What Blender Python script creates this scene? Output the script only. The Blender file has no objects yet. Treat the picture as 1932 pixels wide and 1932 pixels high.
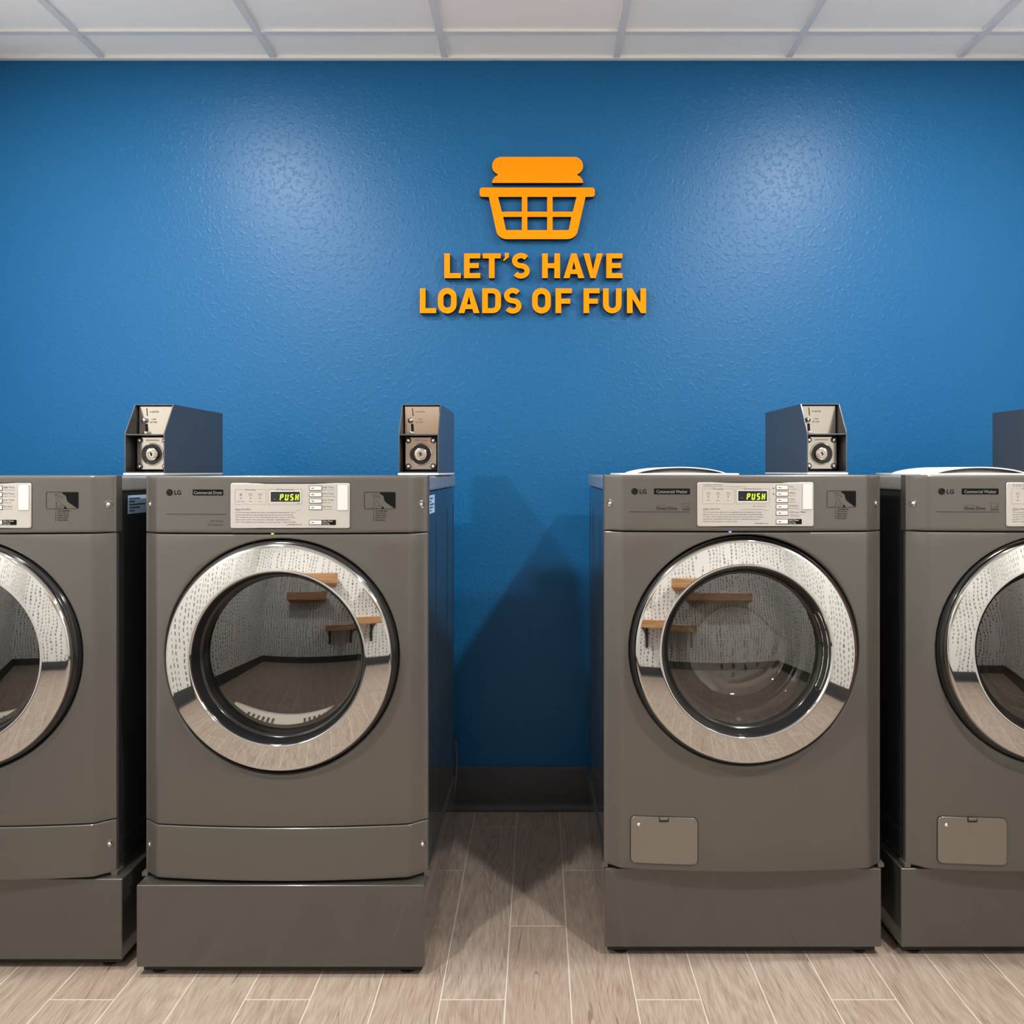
import bpy, bmesh, math, random
from mathutils import Vector, Matrix
random.seed(4)
C = bpy.context.scene.collection
SC = bpy.context.scene

# ------------------------------------------------------------------ camera, world, exposure
F = 1535.0 / 1932.0 * 36.0
cd = bpy.data.cameras.new('camera'); cam = bpy.data.objects.new('camera', cd); C.objects.link(cam)
cam.location = (0, 0, 1.214); cam.rotation_euler = (math.pi / 2, 0, 0)
cd.sensor_width = 36; cd.lens = F
cd.shift_x = -(1016 - 966) / 1932; cd.shift_y = (889 - 966) / 1932
cd.clip_start = 0.02
SC.camera = cam
w = bpy.data.worlds.new('world'); SC.world = w; w.use_nodes = True
w.node_tree.nodes['Background'].inputs[0].default_value = (0.8, 0.85, 0.9, 1)
w.node_tree.nodes['Background'].inputs[1].default_value = 0.02
SC.view_settings.view_transform = 'Standard'
SC.view_settings.look = 'None'
SC.view_settings.gamma = 1.0
SC.view_settings.use_curve_mapping = False
SC.view_settings.exposure = 0.0
SC.cycles.use_denoising = True
SC.cycles.max_bounces = 12
SC.cycles.diffuse_bounces = 8
SC.cycles.glossy_bounces = 6
SC.cycles.sample_clamp_indirect = 8

ROOM_X0, ROOM_X1, ROOM_Y0, WALL_Y, CEIL = -1.96, 1.96, -0.90, 2.918, 2.695
LAMP_W = (31.0, 56.0)       # row by the blue wall, row behind it
LAMPS = [(-1.25, 1.823), (1.197, 1.823), (-1.25, 0.603), (1.197, 0.603)]
LAMP_COL = (1.0, 0.965, 0.905)

# ------------------------------------------------------------------ node helpers
def mat(name):
    m = bpy.data.materials.new(name); m.use_nodes = True
    return m, m.node_tree, m.node_tree.nodes['Principled BSDF']
def setp(b, **k):
    for n, v in k.items():
        b.inputs[n.replace('_', ' ')].default_value = v
def srgb(r, g, b):
    f = lambda c: (c / 255 / 12.92) if c / 255 <= 0.04045 else ((c / 255 + 0.055) / 1.055) ** 2.4
    return (f(r), f(g), f(b), 1)
class N:
    """tiny expression layer over shader nodes"""
    def __init__(s, t): s.t = t
    def new(s, typ, **k):
        n = s.t.nodes.new(typ)
        for a, v in k.items(): setattr(n, a, v)
        return n
    def put(s, sock, v):
        if isinstance(v, bpy.types.NodeSocket): s.t.links.new(v, sock)
        else: sock.default_value = v
    def m(s, op, a, b=0.0, c=0.0):
        n = s.new('ShaderNodeMath', operation=op)
        for i, v in enumerate((a, b, c)): s.put(n.inputs[i], v)
        return n.outputs[0]
    def mix(s, f, a, b):
        n = s.new('ShaderNodeMix', data_type='RGBA')
        s.put(n.inputs[0], f); s.put(n.inputs[6], a); s.put(n.inputs[7], b)
        return n.outputs[2]
    def xyz(s, x, y, z):
        n = s.new('ShaderNodeCombineXYZ')
        for i, v in enumerate((x, y, z)): s.put(n.inputs[i], v)
        return n.outputs[0]
    def pos(s):
        n = s.new('ShaderNodeTexCoord'); q = s.new('ShaderNodeSeparateXYZ')
        s.t.links.new(n.outputs['Object'], q.inputs[0])
        return n.outputs['Object'], q.outputs[0], q.outputs[1], q.outputs[2]
    def noise(s, v, scale, detail=2.0, rough=0.5, dist=0.0):
        n = s.new('ShaderNodeTexNoise'); s.put(n.inputs['Vector'], v)
        n.inputs['Scale'].default_value = scale; n.inputs['Detail'].default_value = detail
        n.inputs['Roughness'].default_value = rough; n.inputs['Distortion'].default_value = dist
        return n.outputs['Fac']
    def white(s, v):
        n = s.new('ShaderNodeTexWhiteNoise', noise_dimensions='3D'); s.put(n.inputs['Vector'], v)
        return n.outputs['Value']
    def ramp(s, f, *stops):
        n = s.new('ShaderNodeValToRGB'); s.put(n.inputs[0], f)
        e = n.color_ramp.elements
        while len(e) < len(stops): e.new(0.5)
        for i, (p, c) in enumerate(stops):
            e[i].position = p; e[i].color = c if len(c) == 4 else (*c, 1)
        return n.outputs[0]
    def bump(s, h, strength, dist=0.01):
        n = s.new('ShaderNodeBump'); n.inputs['Strength'].default_value = strength
        n.inputs['Distance'].default_value = dist; s.put(n.inputs['Height'], h)
        return n.outputs[0]

def plain(name, col, rough=0.5, metal=0.0, spec=0.5, coat=0.0, bumpy=0.0, bscale=300):
    m, t, b = mat(name)
    setp(b, Base_Color=col, Roughness=rough, Metallic=metal)
    b.inputs['Specular IOR Level'].default_value = spec
    if coat: b.inputs['Coat Weight'].default_value = coat; b.inputs['Coat Roughness'].default_value = 0.12
    n = N(t); P, x, y, z = n.pos()
    f = n.noise(P, 6.0, 2.0)
    t.links.new(n.m('MULTIPLY_ADD', f, 0.06, rough - 0.03), b.inputs['Roughness'])
    if bumpy: t.links.new(n.bump(n.noise(P, bscale, 2.0), bumpy, 0.002), b.inputs['Normal'])
    return m
def emit(name, col, strength):
    m, t, b = mat(name)
    setp(b, Base_Color=(0.02, 0.02, 0.02, 1), Emission_Color=col, Emission_Strength=strength)
    return m

M = {}
# painted wall with an orange-peel texture
def wall_paint(name, col, strength):
    m, t, b = mat(name); n = N(t); P, x, y, z = n.pos()
    a = n.noise(P, 62, 3.0, 0.55, 0.3)
    a = n.ramp(a, (0.52, (0, 0, 0)), (0.68, (1, 1, 1)))
    f = n.noise(P, 150, 2.0, 0.5)
    h = n.m('MULTIPLY_ADD', f, 0.35, a)
    t.links.new(n.bump(h, strength, 0.0022), b.inputs['Normal'])
    g = n.noise(P, 1.3, 2.0)
    c2 = tuple(v * 0.93 for v in col[:3]) + (1,)
    t.links.new(n.mix(g, col, c2), b.inputs['Base Color'])
    setp(b, Roughness=0.40); b.inputs['Specular IOR Level'].default_value = 0.31
    return m
M['blue'] = wall_paint('blue_wall_paint', (0.0015, 0.098, 0.262, 1), 0.26)

def wallpaper():
    m, t, b = mat('dashed_wallpaper'); n = N(t); P, x, y, z = n.pos()
    u = n.m('ADD', x, y)
    wob = n.noise(n.xyz(n.m('MULTIPLY', u, 3.0), 0.0, n.m('MULTIPLY', z, 2.2)), 1.0, 2.0)
    u2 = n.m('DIVIDE', n.m('MULTIPLY_ADD', wob, 0.16, u), 0.060)
    k = n.m('FLOOR', u2); fu = n.m('ABSOLUTE', n.m('SUBTRACT', n.m('SUBTRACT', u2, k), 0.5))
    rk = n.white(n.xyz(k, 3.7, 1.1))
    v = n.m('DIVIDE', n.m('MULTIPLY_ADD', rk, 0.7, z), 0.060)
    kv = n.m('FLOOR', v); fv = n.m('SUBTRACT', v, kv)
    r2 = n.white(n.xyz(k, kv, 0.3))
    line = n.m('LESS_THAN', fu, n.m('MULTIPLY_ADD', r2, 0.06, 0.075))
    dash = n.m('LESS_THAN', fv, n.m('MULTIPLY_ADD', r2, 0.30, 0.42))
    keep = n.m('GREATER_THAN', n.white(n.xyz(k, n.m('FLOOR', n.m('DIVIDE', kv, 6.0)), 5.0)), 0.12)
    msk = n.m('MULTIPLY', n.m('MULTIPLY', line, dash), keep)
    t.links.new(n.mix(msk, (0.80, 0.80, 0.78, 1), (0.035, 0.045, 0.06, 1)), b.inputs['Base Color'])
    setp(b, Roughness=0.6)
    return m
M['paper'] = wallpaper()

def floor_mat():
    m, t, b = mat('wood_look_floor_tile'); n = N(t); P, x, y, z = n.pos()
    PW, PL = 0.1497, 0.908
    u = n.m('DIVIDE', n.m('ADD', x, 0.2255), PW)
    k = n.m('FLOOR', u); fu = n.m('SUBTRACT', u, k)
    k3 = n.m('FLOORED_MODULO', k, 3.0)
    v = n.m('DIVIDE', n.m('SUBTRACT', n.m('SUBTRACT', y, 1.869), n.m('MULTIPLY', k3, 0.3027)), PL)
    kv = n.m('FLOOR', v); fv = n.m('SUBTRACT', v, kv)
    gu = n.m('MULTIPLY', n.m('MINIMUM', fu, n.m('SUBTRACT', 1.0, fu)), PW)
    gv = n.m('MULTIPLY', n.m('MINIMUM', fv, n.m('SUBTRACT', 1.0, fv)), PL)
    grout = n.m('LESS_THAN', n.m('MINIMUM', gu, gv), 0.0014)
    r = n.white(n.xyz(k, kv, 0.7)); r2 = n.white(n.xyz(k, kv, 9.2))
    px = n.m('MULTIPLY_ADD', r, 7.0, x); py = n.m('MULTIPLY_ADD', r2, 5.0, y)
    warp = n.noise(n.xyz(n.m('MULTIPLY', px, 7.0), n.m('MULTIPLY', py, 2.0), r), 1.0, 2.0)
    gx = n.m('MULTIPLY_ADD', warp, 0.10, px)
    fine = n.noise(n.xyz(n.m('MULTIPLY', gx, 330.0), n.m('MULTIPLY', py, 16.0), r), 1.0, 3.0, 0.6)
    broad = n.noise(n.xyz(n.m('MULTIPLY', gx, 34.0), n.m('MULTIPLY', py, 3.0), r), 1.0, 4.0, 0.6, 0.6)
    ring = n.m('SINE', n.m('MULTIPLY', n.noise(n.xyz(n.m('MULTIPLY', px, 6.5), n.m('MULTIPLY', py, 1.3), r2), 1.0, 1.5), 120.0))
    knot = n.noise(n.xyz(n.m('MULTIPLY', gx, 11.0), n.m('MULTIPLY', py, 3.5), r2), 1.0, 3.0, 0.65)
    g = n.m('ADD', n.m('MULTIPLY', fine, 0.52), n.m('MULTIPLY_ADD', broad, 0.24, 0.12))
    g = n.m('MULTIPLY_ADD', ring, 0.026, g)
    col = n.ramp(g, (0.34, srgb(117, 101, 89)), (0.45, srgb(140, 125, 113)), (0.53, srgb(152, 139, 128)), (0.68, srgb(167, 156, 146)))
    col = n.mix(n.m('MULTIPLY', n.m('SUBTRACT', r, 0.35), 0.42), col, srgb(128, 108, 94))
    kn = n.ramp(knot, (0.60, (0, 0, 0)), (0.74, (1, 1, 1)))
    col = n.mix(n.m('MULTIPLY', kn, 0.45), col, srgb(112, 90, 74))
    ck = n.noise(n.xyz(n.m('MULTIPLY', gx, 26.0), n.m('MULTIPLY', py, 1.7), n.m('MULTIPLY', r2, 9.0)), 1.0, 2.0, 0.5)
    ck = n.m('LESS_THAN', n.m('ABSOLUTE', n.m('SUBTRACT', ck, 0.69)), 0.006)
    col = n.mix(n.m('MULTIPLY', ck, 0.6), col, srgb(92, 74, 62))
    col = n.mix(grout, col, srgb(186, 179, 170))
    t.links.new(col, b.inputs['Base Color'])
    h = n.m('MULTIPLY_ADD', grout, -1.0, n.m('MULTIPLY', fine, 0.25))
    t.links.new(n.bump(h, 0.35, 0.002), b.inputs['Normal'])
    setp(b, Roughness=0.42); b.inputs['Specular IOR Level'].default_value = 0.4
    return m
M['floor'] = floor_mat()

def wood(name, c0, c1):
    m, t, b = mat(name); n = N(t); P, x, y, z = n.pos()
    g = n.noise(n.xyz(n.m('MULTIPLY', x, 2.5), n.m('MULTIPLY', y, 30.0), n.m('MULTIPLY', z, 30.0)), 1.0, 4.0, 0.6, 0.8)
    t.links.new(n.ramp(g, (0.3, c0), (0.7, c1)), b.inputs['Base Color'])
    setp(b, Roughness=0.5)
    return m
M['oak'] = wood('oak_board', srgb(140, 96, 58), srgb(190, 146, 100))
M['walnut'] = wood('brown_door_wood', srgb(70, 44, 30), srgb(100, 66, 46))
M['tile'] = plain('ceiling_tile_white', (0.95, 0.94, 0.915, 1), 0.9, bumpy=0.25, bscale=420)
M['tbar'] = plain('ceiling_grid_white', (0.74, 0.75, 0.76, 1), 0.5)
M['base'] = plain('charcoal_rubber_base', (0.032, 0.033, 0.037, 1), 0.5)
M['steel'] = plain('graphite_painted_steel', (0.103, 0.096, 0.087, 1), 0.38, 0.40, 0.45, 0.35)
M['hatchpaint'] = plain('graphite_hatch_gloss', (0.20, 0.182, 0.162, 1), 0.2, 0.55, 0.5, 0.3)
M['pedpaint'] = plain('graphite_pedestal_paint', (0.070, 0.065, 0.060, 1), 0.32, 0.4, 0.5, 1.0)
M['pedpaint'].node_tree.nodes['Principled BSDF'].inputs['Coat Roughness'].default_value = 0.04
M['top'] = plain('grey_worktop_paint', (0.30, 0.29, 0.28, 1), 0.28, 0.3, 0.5, 0.4)
M['side'] = plain('dark_cabinet_side', (0.030, 0.032, 0.035, 1), 0.10, 0.1, 0.6)
M['chrome'] = plain('polished_chrome', (0.58, 0.58, 0.575, 1), 0.05, 1.0)
M['chrome'].node_tree.nodes['Principled BSDF'].inputs['Roughness'].default_value = 0.03
for l in list(M['chrome'].node_tree.links):
    if l.to_socket.name == 'Roughness': M['chrome'].node_tree.links.remove(l)
M['black'] = plain('gloss_black_plastic', (0.010, 0.010, 0.011, 1), 0.14)
M['blackm'] = plain('matte_black_rubber', (0.012, 0.012, 0.012, 1), 0.6)
M['bolt'] = plain('zinc_screw', (0.75, 0.74, 0.72, 1), 0.2, 1.0)
M['plate'] = plain('silver_control_plate', (0.47, 0.45, 0.425, 1), 0.38, 0.35)
M['button'] = plain('pale_grey_button', (0.58, 0.58, 0.578, 1), 0.4)
M['ink'] = plain('dark_print_ink', (0.008, 0.008, 0.008, 1), 0.6, spec=0.1)
M['greyink'] = plain('grey_print_ink', (0.050, 0.048, 0.045, 1), 0.6, spec=0.1)
M['softink'] = plain('soft_grey_print_ink', (0.17, 0.165, 0.16, 1), 0.6, spec=0.1)
M['whiteink'] = plain('white_print_ink', (0.20, 0.20, 0.205, 1), 0.5)
M['bright'] = plain('bright_white_ink', (0.75, 0.75, 0.75, 1), 0.5)
M['badge'] = plain('black_badge', (0.005, 0.005, 0.005, 1), 0.6, spec=0.08)
M['faint'] = plain('faint_print_ink', (0.05, 0.05, 0.05, 1), 0.6, spec=0.1)
M['orange'] = plain('orange_sign_face', srgb(250, 137, 0), 0.6, spec=0.08)
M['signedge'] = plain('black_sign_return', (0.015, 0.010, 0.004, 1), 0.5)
M['lcd'] = emit('green_segments', (0.62, 1.0, 0.02, 1), 1.6)
M['ledg'] = emit('green_led', (0.6, 0.9, 0.05, 1), 1.4)
M['ledb'] = emit('blue_led', (0.15, 0.25, 1.0, 1), 3.0)
M['drum'] = plain('drum_steel', (0.12, 0.115, 0.105, 1), 0.22, 0.9)
M['lip'] = plain('pale_grey_bulkhead', (0.86, 0.85, 0.82, 1), 0.5)
M['gasket'] = plain('grey_door_gasket', (0.05, 0.05, 0.052, 1), 0.45)
M['boxpaint'] = plain('grey_meter_case_paint', (0.055, 0.061, 0.072, 1), 0.42, 0.15, 0.5, 0.3)
M['boxin'] = plain('dark_meter_case_inside', (0.035, 0.035, 0.037, 1), 0.35, 0.3)
M['stainless'] = plain('brushed_stainless', (0.56, 0.52, 0.47, 1), 0.16, 0.95)
M['white'] = plain('white_plastic', (0.64, 0.64, 0.65, 1), 0.4)
M['lidgrey'] = plain('light_grey_dispenser', (0.44, 0.435, 0.425, 1), 0.35, 0.1)
M['sticker'] = plain('blue_white_sticker', (0.42, 0.60, 0.80, 1), 0.4)
M['stickdark'] = plain('sticker_print', (0.02, 0.08, 0.18, 1), 0.4)
M['cord'] = plain('grey_flex', (0.10, 0.10, 0.11, 1), 0.25)
M['lens'] = emit('lamp_lens', (1.0, 0.965, 0.905, 1), 6.0)

def glass(name, tint, refl):
    m = bpy.data.materials.new(name); m.use_nodes = True; t = m.node_tree
    t.nodes.remove(t.nodes['Principled BSDF']); n = N(t)
    tr = n.new('ShaderNodeBsdfTransparent'); tr.inputs[0].default_value = tint
    gl = n.new('ShaderNodeBsdfGlossy'); gl.inputs['Roughness'].default_value = 0.015
    P, x, y, z = n.pos()
    lw = n.new('ShaderNodeLayerWeight'); lw.inputs[0].default_value = 0.25
    f = n.m('MULTIPLY_ADD', lw.outputs['Fresnel'], 0.25, refl)
    f = n.m('MULTIPLY_ADD', n.noise(P, 9.0, 3.0), 0.03, f)
    mx = n.new('ShaderNodeMixShader'); n.put(mx.inputs[0], f)
    t.links.new(tr.outputs[0], mx.inputs[1]); t.links.new(gl.outputs[0], mx.inputs[2])
    t.links.new(mx.outputs[0], t.nodes['Material Output'].inputs[0])
    return m
M['glass'] = glass('smoked_door_glass', (0.66, 0.65, 0.62, 1), 0.10)
M['bowl'] = glass('clear_glass_bowl', (0.80, 0.79, 0.75, 1), 0.16)

# ------------------------------------------------------------------ mesh helpers
def link(name, me, parent=None):
    o = bpy.data.objects.new(name, me); C.objects.link(o)
    if parent is not None: o.parent = parent
    return o
def smooth(me, ang=0.6):
    for p in me.polygons: p.use_smooth = True
    me.set_sharp_from_angle(angle=ang)
def obj(name, bm, m, parent=None, loc=None, ang=0.6):
    bmesh.ops.recalc_face_normals(bm, faces=bm.faces[:])
    me = bpy.data.meshes.new(name); bm.to_mesh(me); bm.free()
    for x in (m if isinstance(m, (list, tuple)) else [m]): me.materials.append(x)
    smooth(me, ang)
    o = link(name, me, parent)
    if loc is not None: o.location = loc
    return o
def raw(name, V, Fc, m, parent=None, ang=0.6, fix=True):
    me = bpy.data.meshes.new(name); me.from_pydata([tuple(v) for v in V], [], Fc)
    if fix:
        bm = bmesh.new(); bm.from_mesh(me); bmesh.ops.recalc_face_normals(bm, faces=bm.faces[:]); bm.to_mesh(me); bm.free()
    me.update(); me.materials.append(m); smooth(me, ang)
    return link(name, me, parent)
def thing(name, label, cat, loc=(0, 0, 0), group=None):
    o = bpy.data.objects.new(name, None); C.objects.link(o); o.location = loc
    o.empty_display_size = 0.1
    return tag(o, label, cat, group)
def tag(o, label, cat, group=None):
    o['label'] = label; o['category'] = cat
    if group: o['group'] = group
    return o
def struct(o): o['kind'] = 'structure'; return o
def box(bm, a, b, bev=0.0, seg=2):
    vs = [bm.verts.new((x, y, z)) for x in (a[0], b[0]) for y in (a[1], b[1]) for z in (a[2], b[2])]
    fs = [bm.faces.new([vs[i] for i in q]) for q in ((0, 1, 3, 2), (4, 6, 7, 5), (0, 4, 5, 1), (2, 3, 7, 6), (0, 2, 6, 4), (1, 5, 7, 3))]
    if bev:
        ed = list({e for f in fs for e in f.edges})
        bmesh.ops.bevel(bm, geom=ed, offset=bev, segments=seg, profile=0.5, affect='EDGES', clamp_overlap=True)
    return fs
def boxo(name, a, b, m, parent=None, bev=0.0, seg=2):
    bm = bmesh.new(); box(bm, a, b, bev, seg); return obj(name, bm, m, parent, ang=0.2)
def lathe(prof, cx=0.0, cz=0.0, n=96, close=False):
    """(r, y) profile turned about the y axis through (cx, cz)"""
    bm = bmesh.new(); rings = []
    for r, y in prof:
        if r < 1e-6: rings.append([bm.verts.new((cx, y, cz))])
        else: rings.append([bm.verts.new((cx + r * math.cos(2 * math.pi * i / n), y, cz + r * math.sin(2 * math.pi * i / n))) for i in range(n)])
    pairs = list(zip(rings, rings[1:])) + ([(rings[-1], rings[0])] if close else [])
    for A, B in pairs:
        for i in range(n):
            j = (i + 1) % n
            if len(A) == 1: bm.faces.new((A[0], B[i], B[j]))
            elif len(B) == 1: bm.faces.new((A[i], B[0], A[j]))
            else: bm.faces.new((A[i], B[i], B[j], A[j]))
    return bm
def tube(bm, pts, r, n=8, closed=False):
    pts = [Vector(p) for p in pts]; rings = []; L = len(pts)
    up = Vector((0.0, 0.3, 0.95)).normalized()
    for i, p in enumerate(pts):
        a = pts[(i - 1) % L] if (closed or i > 0) else p
        b = pts[(i + 1) % L] if (closed or i < L - 1) else p
        d = (b - a).normalized(); s = d.cross(up)
        if s.length < 1e-3: s = d.cross(Vector((0, 1, 0)))
        s.normalize(); q = s.cross(d)
        rings.append([bm.verts.new(p + r * (math.cos(2 * math.pi * k / n) * s + math.sin(2 * math.pi * k / n) * q)) for k in range(n)])
    for i in range(L if closed else L - 1):
        A, B = rings[i], rings[(i + 1) % L]
        for k in range(n): bm.faces.new((A[k], A[(k + 1) % n], B[(k + 1) % n], B[k]))
    if not closed: bm.faces.new(rings[0][::-1]); bm.faces.new(rings[-1])
def rrect(x0, z0, x1, z1, r, n=6):
    P = []
    for cx, cz, a in ((x1 - r, z1 - r, 0), (x0 + r, z1 - r, 90), (x0 + r, z0 + r, 180), (x1 - r, z0 + r, 270)):
        for i in range(n + 1):
            t = math.radians(a + 90 * i / n); P.append((cx + r * math.cos(t), cz + r * math.sin(t)))
    return P
def flat_mesh(loops, depth, res=None):
    """filled 2D shape with holes, extruded by depth (0 = flat), as a mesh in x,y with z = thickness"""
    cu = bpy.data.curves.new('outline', 'CURVE'); cu.dimensions = '2D'; cu.fill_mode = 'BOTH'; cu.extrude = depth / 2
    for L in loops:
        s = cu.splines.new('POLY'); s.points.add(len(L) - 1)
        for p, q in zip(s.points, L): p.co = (q[0], q[1], 0, 1)
        s.use_cyclic_u = True
    o = bpy.data.objects.new('outline', cu); me = bpy.data.meshes.new_from_object(o)
    V = [v.co.copy() for v in me.vertices]; Fc = [list(p.vertices) for p in me.polygons]
    bpy.data.meshes.remove(me); bpy.data.objects.remove(o); bpy.data.curves.remove(cu)
    return V, Fc
def text_geo(items, res=3):
    """items: (string, x, z, size, align[, bold[, shear]]) -> merged verts / faces in x, z"""
    V, Fc = [], []
    for it in items:
        s, x, z, size, al = it[:5]; bold = it[5] if len(it) > 5 else 0; sh = it[6] if len(it) > 6 else 0
        sx = it[7] if len(it) > 7 else 1.0
        cu = bpy.data.curves.new('lettering', 'FONT'); cu.body = s; cu.size = size; cu.align_x = al
        cu.resolution_u = res; cu.offset = bold; cu.shear = sh; cu.space_character = 1.0
        o = bpy.data.objects.new('lettering', cu); me = bpy.data.meshes.new_from_object(o)
        b = len(V); V += [(v.co.x * sx + x, v.co.y + z) for v in me.vertices]
        Fc += [[i + b for i in p.vertices] for p in me.polygons]
        bpy.data.meshes.remove(me); bpy.data.objects.remove(o); bpy.data.curves.remove(cu)
    return V, Fc
def poly_geo(polys):
    V, Fc = [], []
    for L in polys:
        b = len(V); V += list(L); Fc.append([b + i for i in range(len(L))])
    return V, Fc
def join_geo(*gs):
    V, Fc = [], []
    for v, f in gs:
        b = len(V); V += list(v); Fc += [[b + i for i in q] for q in f]
    return V, Fc
def rect(x0, z0, x1, z1): return [(x0, z0), (x1, z0), (x1, z1), (x0, z1)]
def outline(x0, z0, x1, z1, t, r=0.002):
    A = rrect(x0, z0, x1, z1, r, 3); B = rrect(x0 + t, z0 + t, x1 - t, z1 - t, max(r - t, 0.0003), 3)
    return [[A[i], A[(i + 1) % len(A)], B[(i + 1) % len(B)], B[i]] for i in range(len(A))]
def disc(x, z, r, n=14): return [(x + r * math.cos(2 * math.pi * i / n), z + r * math.sin(2 * math.pi * i / n)) for i in range(n)]
def copy_tree(o, parent=None):
    c = o.copy(); C.objects.link(c); c.parent = parent
    for ch in list(o.children): copy_tree(ch, c)
    return c

# ------------------------------------------------------------------ the room
def slab(name, a, b, m): return struct(boxo(name, a, b, m))
T = 0.12
slab('floor', (ROOM_X0 - T, ROOM_Y0 - T, -0.1), (ROOM_X1 + T, WALL_Y + T, 0.0), M['floor'])
slab('wall_back', (ROOM_X0 - T, WALL_Y, 0.0), (ROOM_X1 + T, WALL_Y + T, CEIL + 0.1), M['blue'])
slab('wall_front', (ROOM_X0 - T, ROOM_Y0 - T, 0.0), (ROOM_X1 + T, ROOM_Y0, CEIL + 0.1), M['paper'])
slab('wall_left', (ROOM_X0 - T, ROOM_Y0, 0.0), (ROOM_X0, WALL_Y, CEIL + 0.1), M['paper'])
slab('wall_right', (ROOM_X1, ROOM_Y0, 0.0), (ROOM_X1 + T, WALL_Y, CEIL + 0.1), M['paper'])
slab('ceiling', (ROOM_X0, ROOM_Y0, CEIL), (ROOM_X1, WALL_Y, CEIL + 0.1), M['tile'])
# exposed grid of the suspended ceiling and its wall angle
bm = bmesh.new()
gx = [-1.557 + 0.6118 * k for k in range(6)]; gy = [2.738 - 0.61 * k for k in range(6)]
zb, zt = CEIL - 0.009, CEIL + 0.002
for x in gx: box(bm, (x - 0.0125, ROOM_Y0 + 0.02, zb), (x + 0.0125, WALL_Y - 0.021, zt), 0.001, 1)
xs = [ROOM_X0 + 0.02] + gx + [ROOM_X1 - 0.02]
for y in gy:
    for x0, x1 in zip(xs, xs[1:]): box(bm, (x0 + 0.0126, y - 0.0125, zb + 0.001), (x1 - 0.0126, y + 0.0125, zt), 0.001, 1)
struct(obj('trim_1', bm, M['tbar']))
bm = bmesh.new()
box(bm, (ROOM_X0, WALL_Y - 0.021, CEIL - 0.010), (ROOM_X1, WALL_Y, CEIL + 0.001), 0.0015, 2)
box(bm, (ROOM_X0, ROOM_Y0, CEIL - 0.010), (ROOM_X1, ROOM_Y0 + 0.021, CEIL + 0.001), 0.0015, 2)
box(bm, (ROOM_X0, ROOM_Y0 + 0.021, CEIL - 0.010), (ROOM_X0 + 0.021, WALL_Y - 0.021, CEIL + 0.001), 0.0015, 2)
box(bm, (ROOM_X1 - 0.021, ROOM_Y0 + 0.021, CEIL - 0.010), (ROOM_X1, WALL_Y - 0.021, CEIL + 0.001), 0.0015, 2)
struct(obj('trim_2', bm, M['tbar']))
# cove base: a tall rubber strip with a curved toe
def cove(name, p, q, nx, ny):
    prof = [(0.0, 0.0), (0.020, 0.0), (0.020, 0.005), (0.013, 0.010), (0.009, 0.017), (0.0075, 0.028), (0.0065, 0.150), (0.004, 0.155), (0.0, 0.155)]
    V = [(p[0] + nx * d, p[1] + ny * d, z) for d, z in prof] + [(q[0] + nx * d, q[1] + ny * d, z) for d, z in prof]
    k = len(prof); Fc = [[i, (i + 1) % k, k + (i + 1) % k, k + i] for i in range(k)] + [list(range(k)), list(range(k, 2 * k))]
    return struct(raw(name, V, Fc, M['base'], ang=0.5))
cove('baseboard_back', (ROOM_X0, WALL_Y), (ROOM_X1, WALL_Y), 0, -1)
cove('baseboard_front', (ROOM_X0, ROOM_Y0), (ROOM_X1, ROOM_Y0), 0, 1)
cove('baseboard_left', (ROOM_X0, ROOM_Y0 + 0.021), (ROOM_X0, WALL_Y - 0.021), 1, 0)
cove('baseboard_right', (ROOM_X1, ROOM_Y0 + 0.021), (ROOM_X1, 0.928), -1, 0)
cove('baseboard_right.001', (ROOM_X1, 1.922), (ROOM_X1, WALL_Y - 0.021), -1, 0)
# wooden door in the right-hand wall, seen only as a reflection
struct(boxo('door_1', (ROOM_X1 - 0.02, 1.00, 0.005), (ROOM_X1 - 0.001, 1.85, 2.05), M['walnut'], bev=0.003))
bm = bmesh.new()
box(bm, (ROOM_X1 - 0.03, 0.93, 0.0), (ROOM_X1, 0.998, 2.12), 0.003); box(bm, (ROOM_X1 - 0.03, 1.852, 0.0), (ROOM_X1, 1.92, 2.12), 0.003)
box(bm, (ROOM_X1 - 0.03, 0.9985, 2.052), (ROOM_X1, 1.8515, 2.12), 0.003)
struct(obj('trim_3', bm, M['walnut']))

# ------------------------------------------------------------------ recessed downlights
for i, (lx, ly) in enumerate(LAMPS):
    side = 'left' if lx < 0 else 'right'
    row = 'nearest the blue wall' if ly > 1 else 'nearest the wallpapered wall'
    t = thing('ceiling_light', 'round recessed white ceiling downlight on the %s, %s' % (side, row), 'ceiling light', (lx, ly, CEIL), 'recessed downlights')
    prof = [(0.098, 0.0), (0.098, -0.004), (0.092, -0.007), (0.076, -0.005), (0.073, 0.0)]
    bm = lathe(prof, n=48)
    for v in bm.verts: v.co = Vector((v.co.x, v.co.z, v.co.y))
    obj('trim_ring', bm, M['white'], t)
    bm = lathe([(0.0, -0.001), (0.0725, -0.001), (0.0725, 0.0)], n=48)
    for v in bm.verts: v.co = Vector((v.co.x, v.co.z, v.co.y))
    obj('lens', bm, M['lens'], t)
    ld = bpy.data.lights.new('lamp', 'AREA'); ld.shape = 'DISK'; ld.size = 0.14; ld.energy = LAMP_W[0] if ly > 1 else LAMP_W[1]; ld.color = LAMP_COL
    lo = bpy.data.objects.new('lamp', ld); C.objects.link(lo); lo.parent = t; lo.location = (0, 0, -0.008)

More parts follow.
